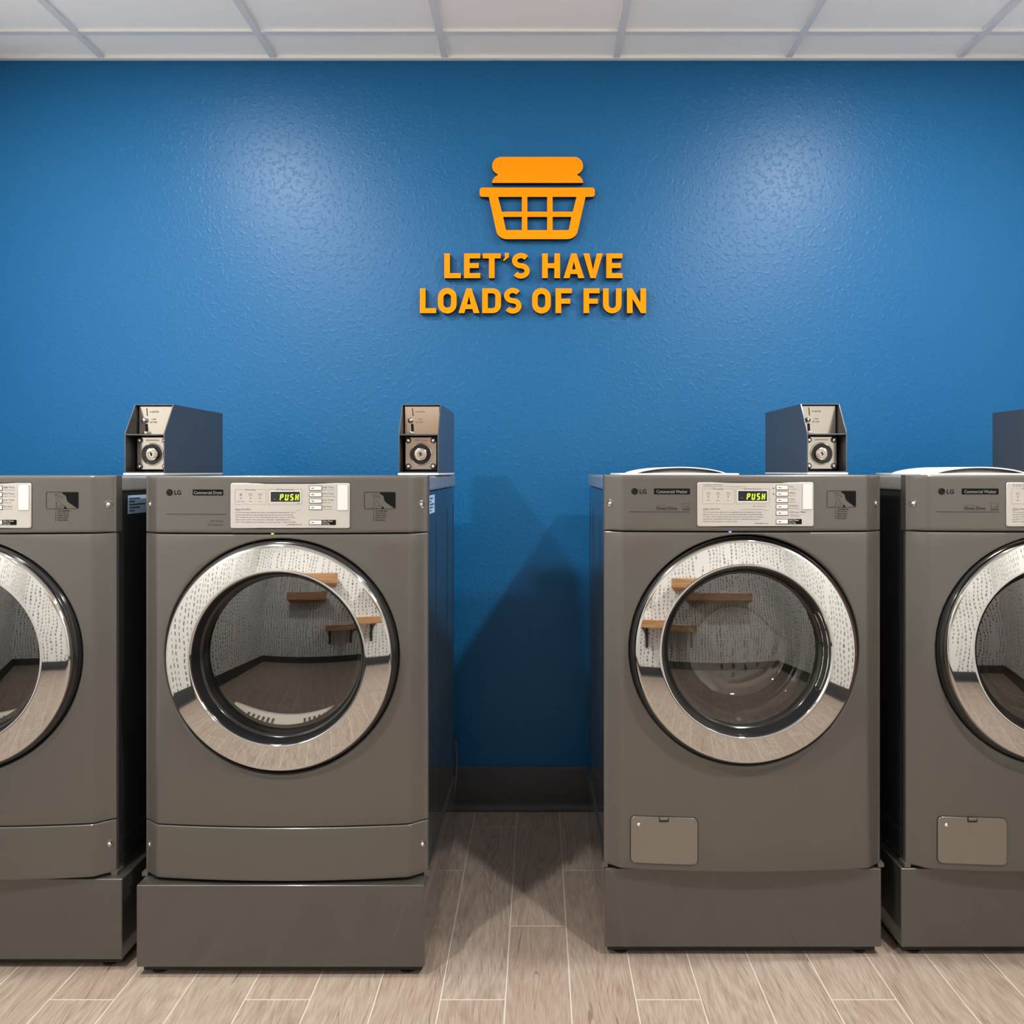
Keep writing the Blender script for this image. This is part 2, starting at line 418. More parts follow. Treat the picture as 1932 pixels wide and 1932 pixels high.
# ------------------------------------------------------------------ front-face profile of the machines
HW, FX, BOW, CH = 0.347, 0.305, 0.018, 0.032
def face_y(x):
    a = abs(x)
    y1 = BOW * (a / FX) ** 2
    if a <= FX - 0.006: return y1
    s0 = 2 * BOW / FX
    if a >= FX + 0.006: return BOW + CH * (a - FX) / (HW - FX)
    t = (a - FX + 0.006) / 0.012
    ya, yb = BOW * ((FX - 0.006) / FX) ** 2, BOW + CH * 0.006 / (HW - FX)
    m0, m1 = 2 * BOW * (FX - 0.006) / FX ** 2 * 0.012, CH / (HW - FX) * 0.012
    return (2*t**3-3*t*t+1)*ya + (t**3-2*t*t+t)*m0 + (-2*t**3+3*t*t)*yb + (t**3-t*t)*m1
def on_face(name, geo, m, parent, off=0.0006, z0=0.0):
    V, Fc = geo
    return raw(name, [(x, face_y(x) - off, z + z0) for x, z in V], Fc, m, parent, fix=False)
def face_panel(bm, z0, z1, hole=None, back=0.06, e=0.004):
    """bowed sheet-steel front between z0 and z1, rolled edges; optional round hole (cx, cz, r)"""
    xe, xi = HW - e, FX - 0.012
    X = sorted({-xe + 0.0, xe} | {s * v for s in (-1, 1) for v in (xi, FX - 0.006, FX - 0.003, FX, FX + 0.003, FX + 0.006, FX + 0.018, FX + 0.030)})
    nz = 24; Z = [z0 + e + (z1 - z0 - 2 * e) * i / nz for i in range(nz + 1)]
    nx = 28; XC = [-xi + 2 * xi * i / nx for i in range(nx + 1)]
    allx = sorted(set(X) | set(XC)); grid = {}
    def gv(x, z):
        k = (round(x, 6), round(z, 6))
        if k not in grid: grid[k] = bm.verts.new((x, face_y(x), z))
        return grid[k]
    for a, b in zip(allx, allx[1:]):
        inside = hole and a >= -xi - 1e-6 and b <= xi + 1e-6
        if inside: continue
        for c, d in zip(Z, Z[1:]): bm.faces.new((gv(a, c), gv(b, c), gv(b, d), gv(a, d)))
    rim = None
    if hole:
        cx, cz, r = hole
        XC2 = [x for x in allx if -xi - 1e-6 <= x <= xi + 1e-6]
        B = [(x, Z[0]) for x in XC2[:-1]] + [(XC2[-1], z) for z in Z[:-1]] + [(x, Z[-1]) for x in XC2[::-1][:-1]] + [(XC2[0], z) for z in Z[::-1][:-1]]
        # refine the polar part: corners keep their own rays
        loops = [[gv(*p) for p in B]]
        for s in (0.75, 0.5, 0.25, 0.1, 0.0):
            L = []
            for (x, z) in B:
                a = math.atan2(z - cz, x - cx); hx, hz = cx + r * math.cos(a), cz + r * math.sin(a)
                qx, qz = hx + (x - hx) * s, hz + (z - hz) * s
                L.append(bm.verts.new((qx, face_y(qx), qz)))
            loops.append(L)
        # pressed-in lip round the opening
        for dr, dy in ((0.0008, 0.0003), (0.0022, 0.0014), (0.0034, 0.0036), (0.0042, 0.0070), (0.0046, 0.013), (0.0046, 0.026)):
            L = []
            for (x, z) in B:
                a = math.atan2(z - cz, x - cx); qx, qz = cx + (r - dr) * math.cos(a), cz + (r - dr) * math.sin(a)
                L.append(bm.verts.new((qx, face_y(qx) + dy, qz)))
            loops.append(L)
        for A, Bq in zip(loops, loops[1:]):
            k = len(A)
            for i in range(k): bm.faces.new((A[i], A[(i + 1) % k], Bq[(i + 1) % k], Bq[i]))
    # rolled edge
    O = [(x, Z[0]) for x in allx[:-1]] + [(allx[-1], z) for z in Z[:-1]] + [(x, Z[-1]) for x in allx[::-1][:-1]] + [(allx[0], z) for z in Z[::-1][:-1]]
    prev = [gv(*p) for p in O]
    for out, dy in ((0.5, 0.12), (0.85, 0.45), (1.0, 1.0)):
        cur = []
        for (x, z) in O:
            ox = (1 if x > xe - 1e-6 else -1 if x < -xe + 1e-6 else 0); oz = (1 if z > Z[-1] - 1e-6 else -1 if z < Z[0] + 1e-6 else 0)
            cur.append(bm.verts.new((x + ox * e * out, face_y(x) + dy * e, z + oz * e * out)))
        k = len(cur)
        for i in range(k): bm.faces.new((prev[i], prev[(i + 1) % k], cur[(i + 1) % k], cur[i]))
        prev = cur
    last = [bm.verts.new((v.co.x, max(back, v.co.y + 0.004), v.co.z)) for v in prev]
    k = len(last)
    for i in range(k): bm.faces.new((prev[i], prev[(i + 1) % k], last[(i + 1) % k], last[i]))

def screw(x, z, parent, r=0.0052, dimple=True):
    y = face_y(x); s = 1 if x > 0 else -1
    nrm = Vector((s * CH, -(HW - FX), 0)).normalized()
    o = None
    bm = lathe([(0.0, -0.0034), (r * 0.55, -0.0030), (r, -0.0008), (r, 0.002)], n=20)
    ang = math.atan2(nrm.x, -nrm.y)
    o = obj('screw', bm, M['bolt'], parent); o.location = (x, y, z); o.rotation_euler = (0, 0, ang)
    if dimple:
        bm = lathe([(r * 1.9, -0.0002), (r * 1.55, -0.0012), (r * 1.2, -0.0004), (r * 0.9, 0.001)], n=24)
        d = obj('screw_dimple', bm, M['steel'], parent); d.location = (x, y, z); d.rotation_euler = (0, 0, ang)
    return o

SEG = {'P': 'abefg', 'U': 'bcdef', 'S': 'acdfg', 'H': 'bcefg'}
def seven(text, x, z, w, h, gap, t, shear=0.12):
    P = []
    for ch in text:
        S = {'a': (t*.6, h - t, w - t*.6, h), 'd': (t*.6, 0, w - t*.6, t), 'g': (t*.6, h/2 - t/2, w - t*.6, h/2 + t/2),
             'f': (0, h/2 + t*.25, t, h - t*.35), 'b': (w - t, h/2 + t*.25, w, h - t*.35), 'e': (0, t*.35, t, h/2 - t*.25), 'c': (w - t, t*.35, w, h/2 - t*.25)}
        for k in SEG[ch]:
            a, b, c, d = S[k]; P.append([(x + px + shear * pz, z + pz) for px, pz in rect(a, b, c, d)])
        x += w + gap
    return poly_geo(P)

# ------------------------------------------------------------------ machine bodies
TOPZ, SEAM, BOT, LOW = 0.981, 0.8425, 0.007, 0.136     # above the machine's own base
def lg_badge(cp, kind):
    zc = 0.9405
    x0 = -0.2735
    # circular emblem with its thin inner lines, and the two letters
    on_face('emblem', poly_geo([disc(x0, zc, 0.0083, 28)]), M['badge'], cp)
    P = [[(x0 + 0.0062 * math.cos(a), zc + 0.0062 * math.sin(a)), (x0 + 0.0062 * math.cos(b), zc + 0.0062 * math.sin(b)),
          (x0 + 0.0056 * math.cos(b), zc + 0.0056 * math.sin(b)), (x0 + 0.0056 * math.cos(a), zc + 0.0056 * math.sin(a))]
         for a, b in [(math.radians(60 + 15 * i), math.radians(75 + 15 * i)) for i in range(20)]]
    P += [rect(x0 - 0.0006, zc - 0.0035, x0 + 0.0003, zc + 0.0035), rect(x0 - 0.0006, zc - 0.0035, x0 + 0.002, zc - 0.0029), rect(x0 + 0.002, zc - 0.0005, x0 + 0.0058, zc + 0.0002), disc(x0 - 0.0030, zc + 0.0024, 0.0008, 8)]
    on_face('emblem_lines', poly_geo(P), M['faint'], cp, off=0.0009)
    on_face('maker_letters', text_geo([('LG', x0 + 0.0112, zc - 0.0053, 0.0150, 'LEFT', 0.00035)]), M['badge'], cp)
def instructions(cp, dz=0.0):
    # picture of a hand putting a coin in, and the five steps
    x0, x1, z0, z1 = 0.1985, 0.2730, 0.9005 + dz, 0.9420 + dz
    fx = lambda u: x0 + (u - 485) / (1618 - 485) * (x1 - x0)
    fz = lambda v: z1 - (v - 515) / (1140 - 515) * (z1 - z0)
    on_face('coin_picture_border', poly_geo(outline(x0, z0, x1, z1, 0.0011, 0.0035)), M['ink'], cp)
    dark = [(1050, 535), (1065, 595), (1150, 640), (1185, 690), (1200, 790), (1240, 870), (1330, 945), (1440, 1020), (1540, 1095), (1590, 1115), (1610, 1090), (1612, 540)]
    dark2 = [(1125, 1010), (1115, 1130), (1225, 1130)]
    V, Fc = [], []
    for L in (dark, dark2):
        v, f = flat_mesh([[(fx(a), fz(b)) for a, b in L]], 0.0); g = ([(p.x, p.y) for p in v], f); V, Fc = join_geo((V, Fc), g)
    on_face('coin_picture_sleeve', (V, Fc), M['badge'], cp, off=0.0005)
    def stroke(pts, t=0.00045):
        out = []
        for (a, b), (c, d) in zip(pts, pts[1:]):
            ax, az, bx_, bz = fx(a), fz(b), fx(c), fz(d); L = math.hypot(bx_ - ax, bz - az); nx, nz = -(bz - az) / L * t, (bx_ - ax) / L * t
            out.append([(ax + nx, az + nz), (bx_ + nx, bz + nz), (bx_ - nx, bz - nz), (ax - nx, az - nz)])
        return out
    P = stroke([(790, 600), (900, 585), (1060, 575)]) + stroke([(790, 605), (820, 700), (845, 755), (900, 790), (980, 890), (1040, 970), (1110, 1000)]) + stroke([(800, 615), (870, 640), (870, 670), (960, 650), (1060, 700), (1060, 760), (960, 690), (880, 690)])
    P += stroke([(760, 1110), (1010, 985)], 0.0004) + stroke([(920, 1115), (1080, 1030)], 0.0005) + stroke([(845, 870), (845, 1010), (820, 1025)], 0.0007)
    on_face('hand_print', poly_geo(P), M['greyink'], cp)
    S = ['Load Machine', 'Close Door', 'Select Cycle', 'Insert Coin', 'Press Start']
    on_face('step_lettering', text_geo([('%d  %s' % (i + 1, s), 0.2195, 0.8947 + dz - 0.0056 * i, 0.0052, 'LEFT', 0.0001) for i, s in enumerate(S)], 1), M['ink'], cp)

def bowed_plate(name, parent, x0, z0, x1, z1, r, th, m, e=0.0008, off=0.0):
    A = rrect(x0, z0, x1, z1, r, 5); B = rrect(x0 + e, z0 + e, x1 - e, z1 - e, max(r - e, 0.0002), 5)
    bm = bmesh.new()
    ra = [bm.verts.new((x, face_y(x) - off + 0.001, z)) for x, z in A]
    rb = [bm.verts.new((x, face_y(x) - off - th + e, z)) for x, z in A]
    rc = [bm.verts.new((x, face_y(x) - off - th, z)) for x, z in B]
    k = len(A)
    for P, Q in ((ra, rb), (rb, rc)):
        for i in range(k): bm.faces.new((P[i], P[(i + 1) % k], Q[(i + 1) % k], Q[i]))
    # bridge the front with vertical strips so that it bends with the face
    n = 16; 
    top = lambda x: z1 - e if x0 + r <= x <= x1 - r else z1 - r + math.sqrt(max(0, (r - e) ** 2 - (x0 + r - x if x < x0 + r else x - x1 + r) ** 2))
    xs = sorted({b[0] for b in B} | {x0 + r + (x1 - x0 - 2 * r) * i / n for i in range(n + 1)})
    xs2 = []
    for x in xs:
        if not xs2 or x - xs2[-1] > 1e-6: xs2.append(x)
    for a, b in zip(xs2, xs2[1:]):
        ta, tb = top(a), top(b); q = [(a, z0 + z1 - ta), (b, z0 + z1 - tb), (b, tb), (a, ta)]
        bm.faces.new([bm.verts.new((x, face_y(x) - off - th - 0.00002, z)) for x, z in q])
    bmesh.ops.remove_doubles(bm, verts=bm.verts[:], dist=0.00004)
    return obj(name, bm, m, parent, ang=0.7)

def control_plate(cp, kind):
    D = kind == 'dryer'
    x0, x1, z0, z1 = -0.1215, 0.1650, 0.8545, 0.9632
    # plate: rounded slab following the bowed face, with a dark shadow gap round it
    def plate(name, *a): return bowed_plate(name, cp, *a)
    plate('display_gap', x0 - 0.0018, z0 - 0.0018, x1 + 0.0018, z1 + 0.0018, 0.0065, 0.0004, M['blackm'])
    plate('display_plate', x0, z0, x1, z1, 0.005, 0.0034, M['plate'], 0.0016)
    O = 0.0034 + 0.0004
    def put(name, geo, m, off=O): return on_face(name, geo, m, cp, off)
    # unit conversion from the plate's own drawing (0..1665 wide, 0..620 high for the dryer)
    sx = (x1 - x0) / 1665.0; sz = (z1 - z0) / 625.0
    U = lambda u: x0 + (u - 105) * sx
    W = lambda v: z1 - (v - 170) * sz
    if not D: U = lambda u: x0 + (u - 140) * (x1 - x0) / 1630.0; W = lambda v: z1 - (v - 140) * (z1 - z0) / 605.0
    if D:
        fr1 = (172, 255, 612, 465); fr2 = (640, 255, 1112, 465); lcd = (675, 285, 1085, 428); dx = 0; rows = [(240, 'High Temp', 'Towels, Heavy Cotton'), (328, 'Med Temp', 'Permanent Press, Mixed'), (416, 'Low Temp', 'Delicates, Sheer'), (506, 'No Heat', 'Fluff, No Heat Air')]
        bx = (1212, 1388); ty = (1400,); st = 712; pad = (1600, 192, 1745, 545)
    else:
        fr1 = (207, 228, 652, 435); fr2 = (672, 228, 1138, 435); lcd = (703, 255, 1108, 395); rows = [(212, 'Hot', 'Cotton, Whites'), (299, 'Warm', 'Perm. Press'), (386, 'Cold', 'Bright, Dark'), (473, 'Delicates', 'Delicate, Washable'), (560, 'Add Super Wash', 'Extra wash, longer cycle')]
        bx = (1232, 1405); ty = (1425,); st = 676; pad = (1608, 165, 1748, 510)
    G = [];
    for fr in (fr1, fr2): G += outline(U(fr[0]), W(fr[3]), U(fr[2]), W(fr[1]), 0.00045, 0.0015)
    # icons over their dots
    ic = (258, 393, 528) if D else (291, 428, 565)
    zi = 330 if D else 297; zd = 376 if D else 340; zt = 418 if D else 384
    for q, u in enumerate(ic):
        if D and q == 0: G += [rect(U(u - 18), W(zi - 17 + 12 * k + 7), U(u + 18), W(zi - 17 + 12 * k)) for k in range(3)]
        else:
            a = [(U(u - 24), W(zi - 18)), (U(u + 24), W(zi - 18)), (U(u + 17), W(zi + 18)), (U(u - 17), W(zi + 18))]
            for i in range(4):
                p, r = a[i], a[(i + 1) % 4]; L = math.hypot(r[0] - p[0], r[1] - p[1]); nx, nz = -(r[1] - p[1]) / L * 0.0003, (r[0] - p[0]) / L * 0.0003
                G.append([(p[0] + nx, p[1] + nz), (r[0] + nx, r[1] + nz), (r[0] - nx, r[1] - nz), (p[0] - nx, p[1] - nz)])
            G.append(rect(U(u - 14), W(zi), U(u + 14), W(zi - 5)))
    G += [rect(U(180 if D else 215), W((545 if D else 521) + 2), U(1108 if D else 1130), W((545 if D else 521) - 2))]
    put('panel_line_print', poly_geo(G), M['softink'])
    K = [disc(U(u), W(zd), 0.00125, 10) for u in ic]
    if not D: K += [disc(U(925), W(464), 0.0012, 10), [(U(1186), W(228)), (U(1208), W(228)), (U(1197), W(208))], [(U(1186), W(292)), (U(1208), W(292)), (U(1197), W(312))]]
    for L_ in K: put('status_mark', poly_geo([L_]), M['ink'])
    tx = [('Processing', U(392 if D else 428), W(270 if D else 240), 0.0056, 'CENTER'), ('EST. Time Remaining', U(878 if D else 908), W(268 if D else 240), 0.0050, 'CENTER')]
    names = (('Door Closed', 'Dry', 'Cool') if D else ('Wash', 'Rinse', 'Spin'))
    tx += [(s, U(u), W(zt + 8), 0.0036, 'CENTER') for s, u in zip(names, ic)]
    for v, a, b in rows:
        tx += [(a, U(ty[0]), W(v - 4), 0.0058, 'LEFT'), (b, U(ty[0] + 4), W(v + 28), 0.0029, 'LEFT')]
    if not D: tx += [('Custom Program', U(1427), W(610), 0.0033, 'LEFT'), ('pre-2 Door Lock', U(945), W(471), 0.0036, 'LEFT'), ('*Cycle Duration: Add 5 minutes for Rinse & Spin', U(735), W(514), 0.0028, 'LEFT'), ('Save Energy, Safe Removal', U(218), W(180), 0.0044, 'LEFT'), ('This Wash Cycle reduces its consumption of water and energy during the time of day.', U(222), W(204), 0.0030, 'LEFT')]
    else: tx += [('MIN', U(1044), W(456), 0.003, 'LEFT')]
    rules = (['1) Do not dry articles containing foam, rubber, or any rubber-like textured materials.  2) Do', 'not dry articles which may contain cleaning solvents, gasoline, kerosene, or any other oils.', '3) Do not attempt to open the door or place hands into the dryer to remove or add clothes', 'during operation.  4) Do not dry articles that are flammable, contain flammable fumes.', '5) Do not allow children to operate and play in or around the machine.  6) Clean the lint filter.'] if D else
             ['1) Do not open the door until the cycle has completed, the door lock light turns off, and the', 'drum has come to a stop. 2) Do not wash articles that are flammable, contain flammable fumes', 'or solvents.  3) Do not tamper with the door safety switch or door lock. 4) Do not attempt to', 'open the door or place hands into the washer to remove or add clothes during operation.', 'children to operate and play in or around the machine.'])
    for it in tx: put('panel_lettering', text_geo([it], 1), M['greyink'])
    x_l, v0, dv = (180, 580, 33.5) if D else (216, 553, 32)
    body = []
    for i, s in enumerate(rules): body.append((s, U(x_l), W(v0 + dv * i), 0.00415, 'LEFT', 0, 0, 0.92))
    put('safety_rules_lettering', text_geo(body, 1), M['greyink'])
    put('rules_heading_lettering', text_geo([('Dryer Safety Rules' if D else 'Washer Safety Rules', U(180 if D else 218), W(538 if D else 512), 0.0050, 'LEFT')], 1), M['ink'])
    put('web_lettering', text_geo([('www.lgecls.com', U(1105 if D else 1127), W(748 if D else 706), 0.0052, 'RIGHT')], 1), M['ink'])
    # buttons, pad and start label
    for v, a, b in rows + [(st, 's', '')]:
        plate('button_gap', U(bx[0]) - 0.0004, W(v + 33) - 0.0002, U(bx[1]) + 0.0004, W(v - 33) + 0.0002, 0.0016, 0.00035, M['greyink'], 0.0001, 0.0036)
        plate('button', U(bx[0] + 5), W(v + 27), U(bx[1] - 6), W(v - 26), 0.0013, 0.0014, M['button'], 0.0006, 0.0036)
    for v, a, b in rows + [(st, 's', '')]: put('button_mark', poly_geo([rect(U(bx[0] + 32), W(v + 5), U(bx[0] + 68), W(v - 5))]), M['ink'], O + 0.0013)
    put('start_label', poly_geo([rrect(U(bx[1] - 4), W(st + 36), U(bx[1] + 192), W(st - 36), 0.0012, 3)]), M['badge'], O + 0.0001)
    put('start_lettering', text_geo([('Start / Pause', U(bx[1] + 10), W(st - 10), 0.0048, 'LEFT'), ('Inicio / Pausa', U(bx[1] + 10), W(st + 10), 0.0029, 'LEFT'), ('Depart / Pause', U(bx[1] + 10), W(st + 28), 0.0029, 'LEFT')], 1), M['bright'], O + 0.0003)
    plate('payment_pad', U(pad[0]), W(pad[3]), U(pad[2]), W(pad[1]), 0.0018, 0.0010, M['button'], 0.0006, 0.0036)
    cxp, czp = (U(pad[0]) + U(pad[2])) / 2, W((pad[1] + pad[3]) / 2 - 20)
    arcs = []
    for r in (0.0016, 0.0030, 0.0044):
        for i in range(6):
            a, b = math.radians(45 + 15 * i), math.radians(60 + 15 * i)
            arcs.append([(cxp + r * math.cos(a), czp + r * math.sin(a)), (cxp + r * math.cos(b), czp + r * math.sin(b)), (cxp + (r - .0007) * math.cos(b), czp + (r - .0007) * math.sin(b)), (cxp + (r - .0007) * math.cos(a), czp + (r - .0007) * math.sin(a))])
    put('pad_mark', join_geo(poly_geo(arcs + outline(U(pad[0]) - 0.0005, W(pad[3]) - 0.0005, U(pad[2]) + 0.0005, W(pad[1]) + 0.0005, 0.0005, 0.002)), text_geo([('Wi-Fi', cxp, czp - 0.011, 0.0042, 'CENTER')], 1)), M['softink'], O + 0.0008)
    # display window
    plate('display_frame', U(lcd[0]) - 0.0012, W(lcd[3]) - 0.0016, U(lcd[2]) + 0.0012, W(lcd[1]) + 0.0008, 0.0012, 0.0006, M['bright'], 0.0003, 0.0034)
    plate('display_window', U(lcd[0]), W(lcd[3]), U(lcd[2]), W(lcd[1]), 0.0008, 0.0010, M['black'], 0.0003, 0.0034)
    hgt = W(320) - W(408) if D else W(290) - W(378)
    wid = 0.0082
    seg = put('display_digits', seven('PUSH', U(802 if D else 818), W(408 if D else 378), wid, hgt, 0.0040, 0.0027), M['lcd'], O + 0.0010)
    seg['label'] = 'glowing green PUSH segments'
    put('display_lettering', text_geo([('MIN', U(715 if D else 735), W(393 if D else 360), 0.0036, 'LEFT')], 1), M['softink'], O + 0.0010)

def machine(kind):
    D = kind == 'dryer'
    dx, DCZ = (0.0, 0.5478) if D else (-0.0065, 0.5527)       # door axis
    hx = dx + (-0.0022 if D else 0.0030)                           # centre of the opening
    root = thing('tumble_dryer' if D else 'washing_machine', '', 'dryer' if D else 'washer')
    # cabinet: an open-fronted steel shell
    bm = bmesh.new()
    X, Y0, Y1, Z0, Z1 = 0.341, 0.052, 0.715, 0.012, 0.940
    for s in (-1, 1): box(bm, (s * (X - 0.004) if s < 0 else X - 0.004, Y0, Z0), (s * X if s < 0 else X, Y1, Z1)) if s > 0 else box(bm, (-X, Y0, Z0), (-X + 0.004, Y1, Z1))
    box(bm, (-X + 0.004, Y1 - 0.004, Z0), (X - 0.004, Y1, Z1))
    cab = obj('cabinet', bm, M['side'], root); cab['label'] = 'dark glossy side panels'
    for s in (-1, 1):                                   # raised black strips, painted-in shade of the pressed stiffening grooves
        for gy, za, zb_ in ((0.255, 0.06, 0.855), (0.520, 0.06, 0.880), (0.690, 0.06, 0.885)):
            boxo('groove_shade', (s * X - 0.0008, gy - 0.003, za), (s * X + 0.0008, gy + 0.003, zb_), M['blackm'], cab)
    bm = bmesh.new(); box(bm, (-0.338, 0.052, 0.0), (0.338, 0.715, 0.0115))
    for s in (-1, 1): box(bm, (s * 0.353 if s < 0 else 0.3382, 0.040, 0.0), (-0.3382 if s < 0 else 0.353, 0.072, 0.0095))
    obj('base_frame', bm, M['steel'], root, ang=0.2)
    # worktop
    bm = bmesh.new(); box(bm, (-0.345, 0.050, 0.9415), (0.345, 0.722, TOPZ - 0.002), 0.006, 3)
    obj('worktop', bm, M['top'], root, ang=0.2)
    # control panel
    bm = bmesh.new(); face_panel(bm, SEAM, TOPZ, None, 0.075, 0.005)
    cp = obj('control_panel', bm, M['steel'], root, ang=0.45)
    boxo('panel_backing', (-0.335, 0.0505, SEAM - 0.012), (0.335, 0.060, SEAM + 0.02), M['blackm'], cp)
    control_plate(cp, kind); lg_badge(cp, kind); instructions(cp, 0.0 if D else 0.0005)
    bz0, bz1 = 0.9335, 0.9480
    if D:
        on_face('name_badge', poly_geo([rrect(-0.2150, bz0, -0.1395, bz1, 0.0012, 3)]), M['badge'], cp)
        on_face('name_lettering', text_geo([('Commercial Dryer', -0.1772, 0.9368, 0.0103, 'CENTER', 0.0001, 0, 0.88)]), M['whiteink'], cp, 0.0009)
        on_face('panel_rule', poly_geo([rect(-0.2815 + 0.0187 * i, 0.8872, -0.2815 + 0.0187 * (i + 1), 0.8892) for i in range(8)][:8]), M['greyink'], cp)
        on_face('capacity_lettering', text_geo([('Ultra Capacity', -0.139, 0.8700, 0.0068, 'RIGHT', 0, 0, 0.85), ('Quiet Operation', -0.139, 0.8610, 0.0068, 'RIGHT', 0, 0, 0.85)], 2), M['greyink'], cp)
    else:
        on_face('name_badge', poly_geo([rrect(-0.2265, bz0, -0.1390, bz1, 0.0012, 3)]), M['badge'], cp)
        on_face('name_lettering', text_geo([('Commercial Washer', -0.1827, 0.9368, 0.0103, 'CENTER', 0.0001, 0, 0.87)]), M['whiteink'], cp, 0.0009)
        on_face('drive_lettering', text_geo([('Direct Drive', -0.2205, 0.8955, 0.0110, 'LEFT', 0.0001, 0, 0.88)]), M['ink'], cp)
        on_face('inverter_lettering', text_geo([('I N V E R T E R', -0.2200, 0.9055, 0.0040, 'LEFT')], 1), M['greyink'], cp)
        on_face('panel_rule', poly_geo([rect(-0.2855 + 0.0183 * i, 0.8892, -0.2855 + 0.0183 * (i + 1), 0.8912) for i in range(8)]), M['greyink'], cp)
        e0, e1 = -0.1575, -0.1395
        on_face('efficiency_mark', poly_geo(outline(e0, 0.8945, e1, 0.9115, 0.0008, 0.001) + [rect(e0, 0.8945, e1, 0.8985), [(e0 + 0.002, 0.9025), (e0 + 0.010, 0.9025), (e0 + 0.013, 0.906), (e0 + 0.015, 0.904), (e0 + 0.013, 0.9015), (e0 + 0.002, 0.9012)]]), M['greyink'], cp)
    for s in (-1, 1): screw(s * 0.3325, 0.9105 if D else 0.9105, cp)
    led = bmesh.new(); box(led, (-0.0235 if D else -0.0430, 0.0, SEAM - 0.0022), (-0.0185 if D else -0.0380, 0.006, SEAM + 0.0002))
    lo = obj('indicator_light', led, M['ledg'] if D else M['ledb'], cp); lo['label'] = 'lit green indicator' if D else 'lit blue indicator'
    # front panels
    z0 = LOW + 0.0015 if D else BOT
    bm = bmesh.new(); face_panel(bm, z0, SEAM - 0.0025, (hx, DCZ - 0.0008, 0.2870), 0.06, 0.0035)
    fp = obj('front_panel', bm, M['steel'], root, ang=0.45)
    if D:
        bm = bmesh.new(); face_panel(bm, BOT, LOW - 0.0010, None, 0.06, 0.0035)
        lp = obj('lower_panel', bm, M['steel'], root, ang=0.45)
        for s in (-1, 1): screw(s * 0.3345, 0.078, lp)
    else:
        # drain-filter hatch: black gap, glossy flap, finger notch and screw
        hx0, hx1, hz0, hz1 = -0.2835, -0.1210, 0.0250, 0.1395
        bowed_plate('hatch_gap', fp, hx0 - 0.0018, hz0 - 0.0018, hx1 + 0.0018, hz1 + 0.0018, 0.0135, 0.0008, M['blackm'], 0.0004)
        bowed_plate('filter_hatch', fp, hx0, hz0, hx1, hz1, 0.012, 0.0040, M['hatchpaint'], 0.0008)
        xm = -0.203
        ym = face_y(xm)
        boxo('hatch_notch', (xm - 0.012, ym - 0.0062, hz1 - 0.0105), (xm + 0.012, ym - 0.001, hz1 + 0.0005), M['black'], fp, 0.001, 1)
        boxo('hatch_catch', (xm - 0.010, ym - 0.0070, hz1 - 0.0060), (xm + 0.010, ym - 0.0045, hz1 + 0.0012), M['hatchpaint'], fp, 0.001, 1)
        xs_ = -0.2635
        bm = lathe([(0.0, -0.0028), (0.003, -0.0024), (0.0048, -0.0006), (0.0048, 0.002)], n=20)
        o = obj('hatch_screw', bm, M['bolt'], fp); o.location = (xs_, face_y(xs_) - 0.0038, hz1 - 0.0205)
    # ---- door
    R = 1.10 if D else 1.45
    bm = lathe([(0.2822, 0.026), (0.2812, 0.012), (0.2775, 0.006), (0.2725, 0.005), (0.2680, 0.000), (0.2650, 0.030), (0.2822, 0.030)], hx, DCZ - 0.0008, 128)
    door = obj('door', bm, M['black'], root, ang=0.7); door['label'] = 'round black-rimmed door'
    dome = lambda r: (-0.0510 if D else -0.0430) + r * r / (2 * R)
    prof = [(0.2690, 0.006), (0.2706, -0.004), (0.2712, dome(0.2712) + 0.0055), (0.2708, dome(0.271) + 0.0043), (0.2680, dome(0.2680) + 0.0006)]
    prof += [(r, dome(r)) for r in [0.2662 - 0.0577 * i / 14 for i in range(15)]]
    prof += [(0.2068, dome(0.2068) + 0.0006), (0.2054, dome(0.2054) + 0.0022), (0.2040, dome(0.204) + 0.0045)]
    obj('chrome_ring', lathe(prof, dx, DCZ, 160), M['chrome'], door, ang=0.5)
    gr = 0.195 if D else 0.190
    obj('window_recess', lathe([(0.2042, -0.0270 if D else -0.0240), (0.2015, -0.0235), (gr + 0.003, 0.0040), (gr + 0.001, 0.0072), (gr - 0.006, 0.0090), (gr - 0.014, 0.0120), (gr - 0.020, 0.034)], dx, DCZ, 128), M['black'], door, ang=0.9)
    RG = 0.75 if D else 1.0
    gy = lambda r: 0.0078 - (gr - 0.004) ** 2 / (2 * RG) + r * r / (2 * RG)
    GP = [(0.0, gy(0))] + [((gr - 0.004) * i / 16, gy((gr - 0.004) * i / 16)) for i in range(1, 17)]
    obj('door_glass', lathe(GP, dx, DCZ, 96), M['glass'], door, ang=1.2)
    if D:
        # pale bulkhead lip behind the glass, cut to its lit lower arc, with the square lint-screen slots
        bm = bmesh.new(); S = []; n_ = 40; a0, a1 = math.radians(-136), math.radians(-44)
        for i in range(n_ + 1):
            a = a0 + (a1 - a0) * i / n_; t_ = max(0.02, math.sin(math.pi * i / n_)) ** 0.6
            ri = 0.1905 - 0.030 * t_
            S.append([bm.verts.new((dx + r_ * math.cos(a), y_, DCZ + r_ * math.sin(a))) for r_, y_ in ((0.192, 0.030), (0.191, 0.040), (ri + 0.004, 0.060), (ri, 0.064), (ri, 0.075), (0.196, 0.075))])
        for P_, Q_ in zip(S, S[1:]):
            for k in range(5): bm.faces.new((P_[k], Q_[k], Q_[k + 1], P_[k + 1]))
        lip = obj('lint_housing', bm, M['lip'], root, ang=0.6); lip['label'] = 'pale lint screen housing with square slots'
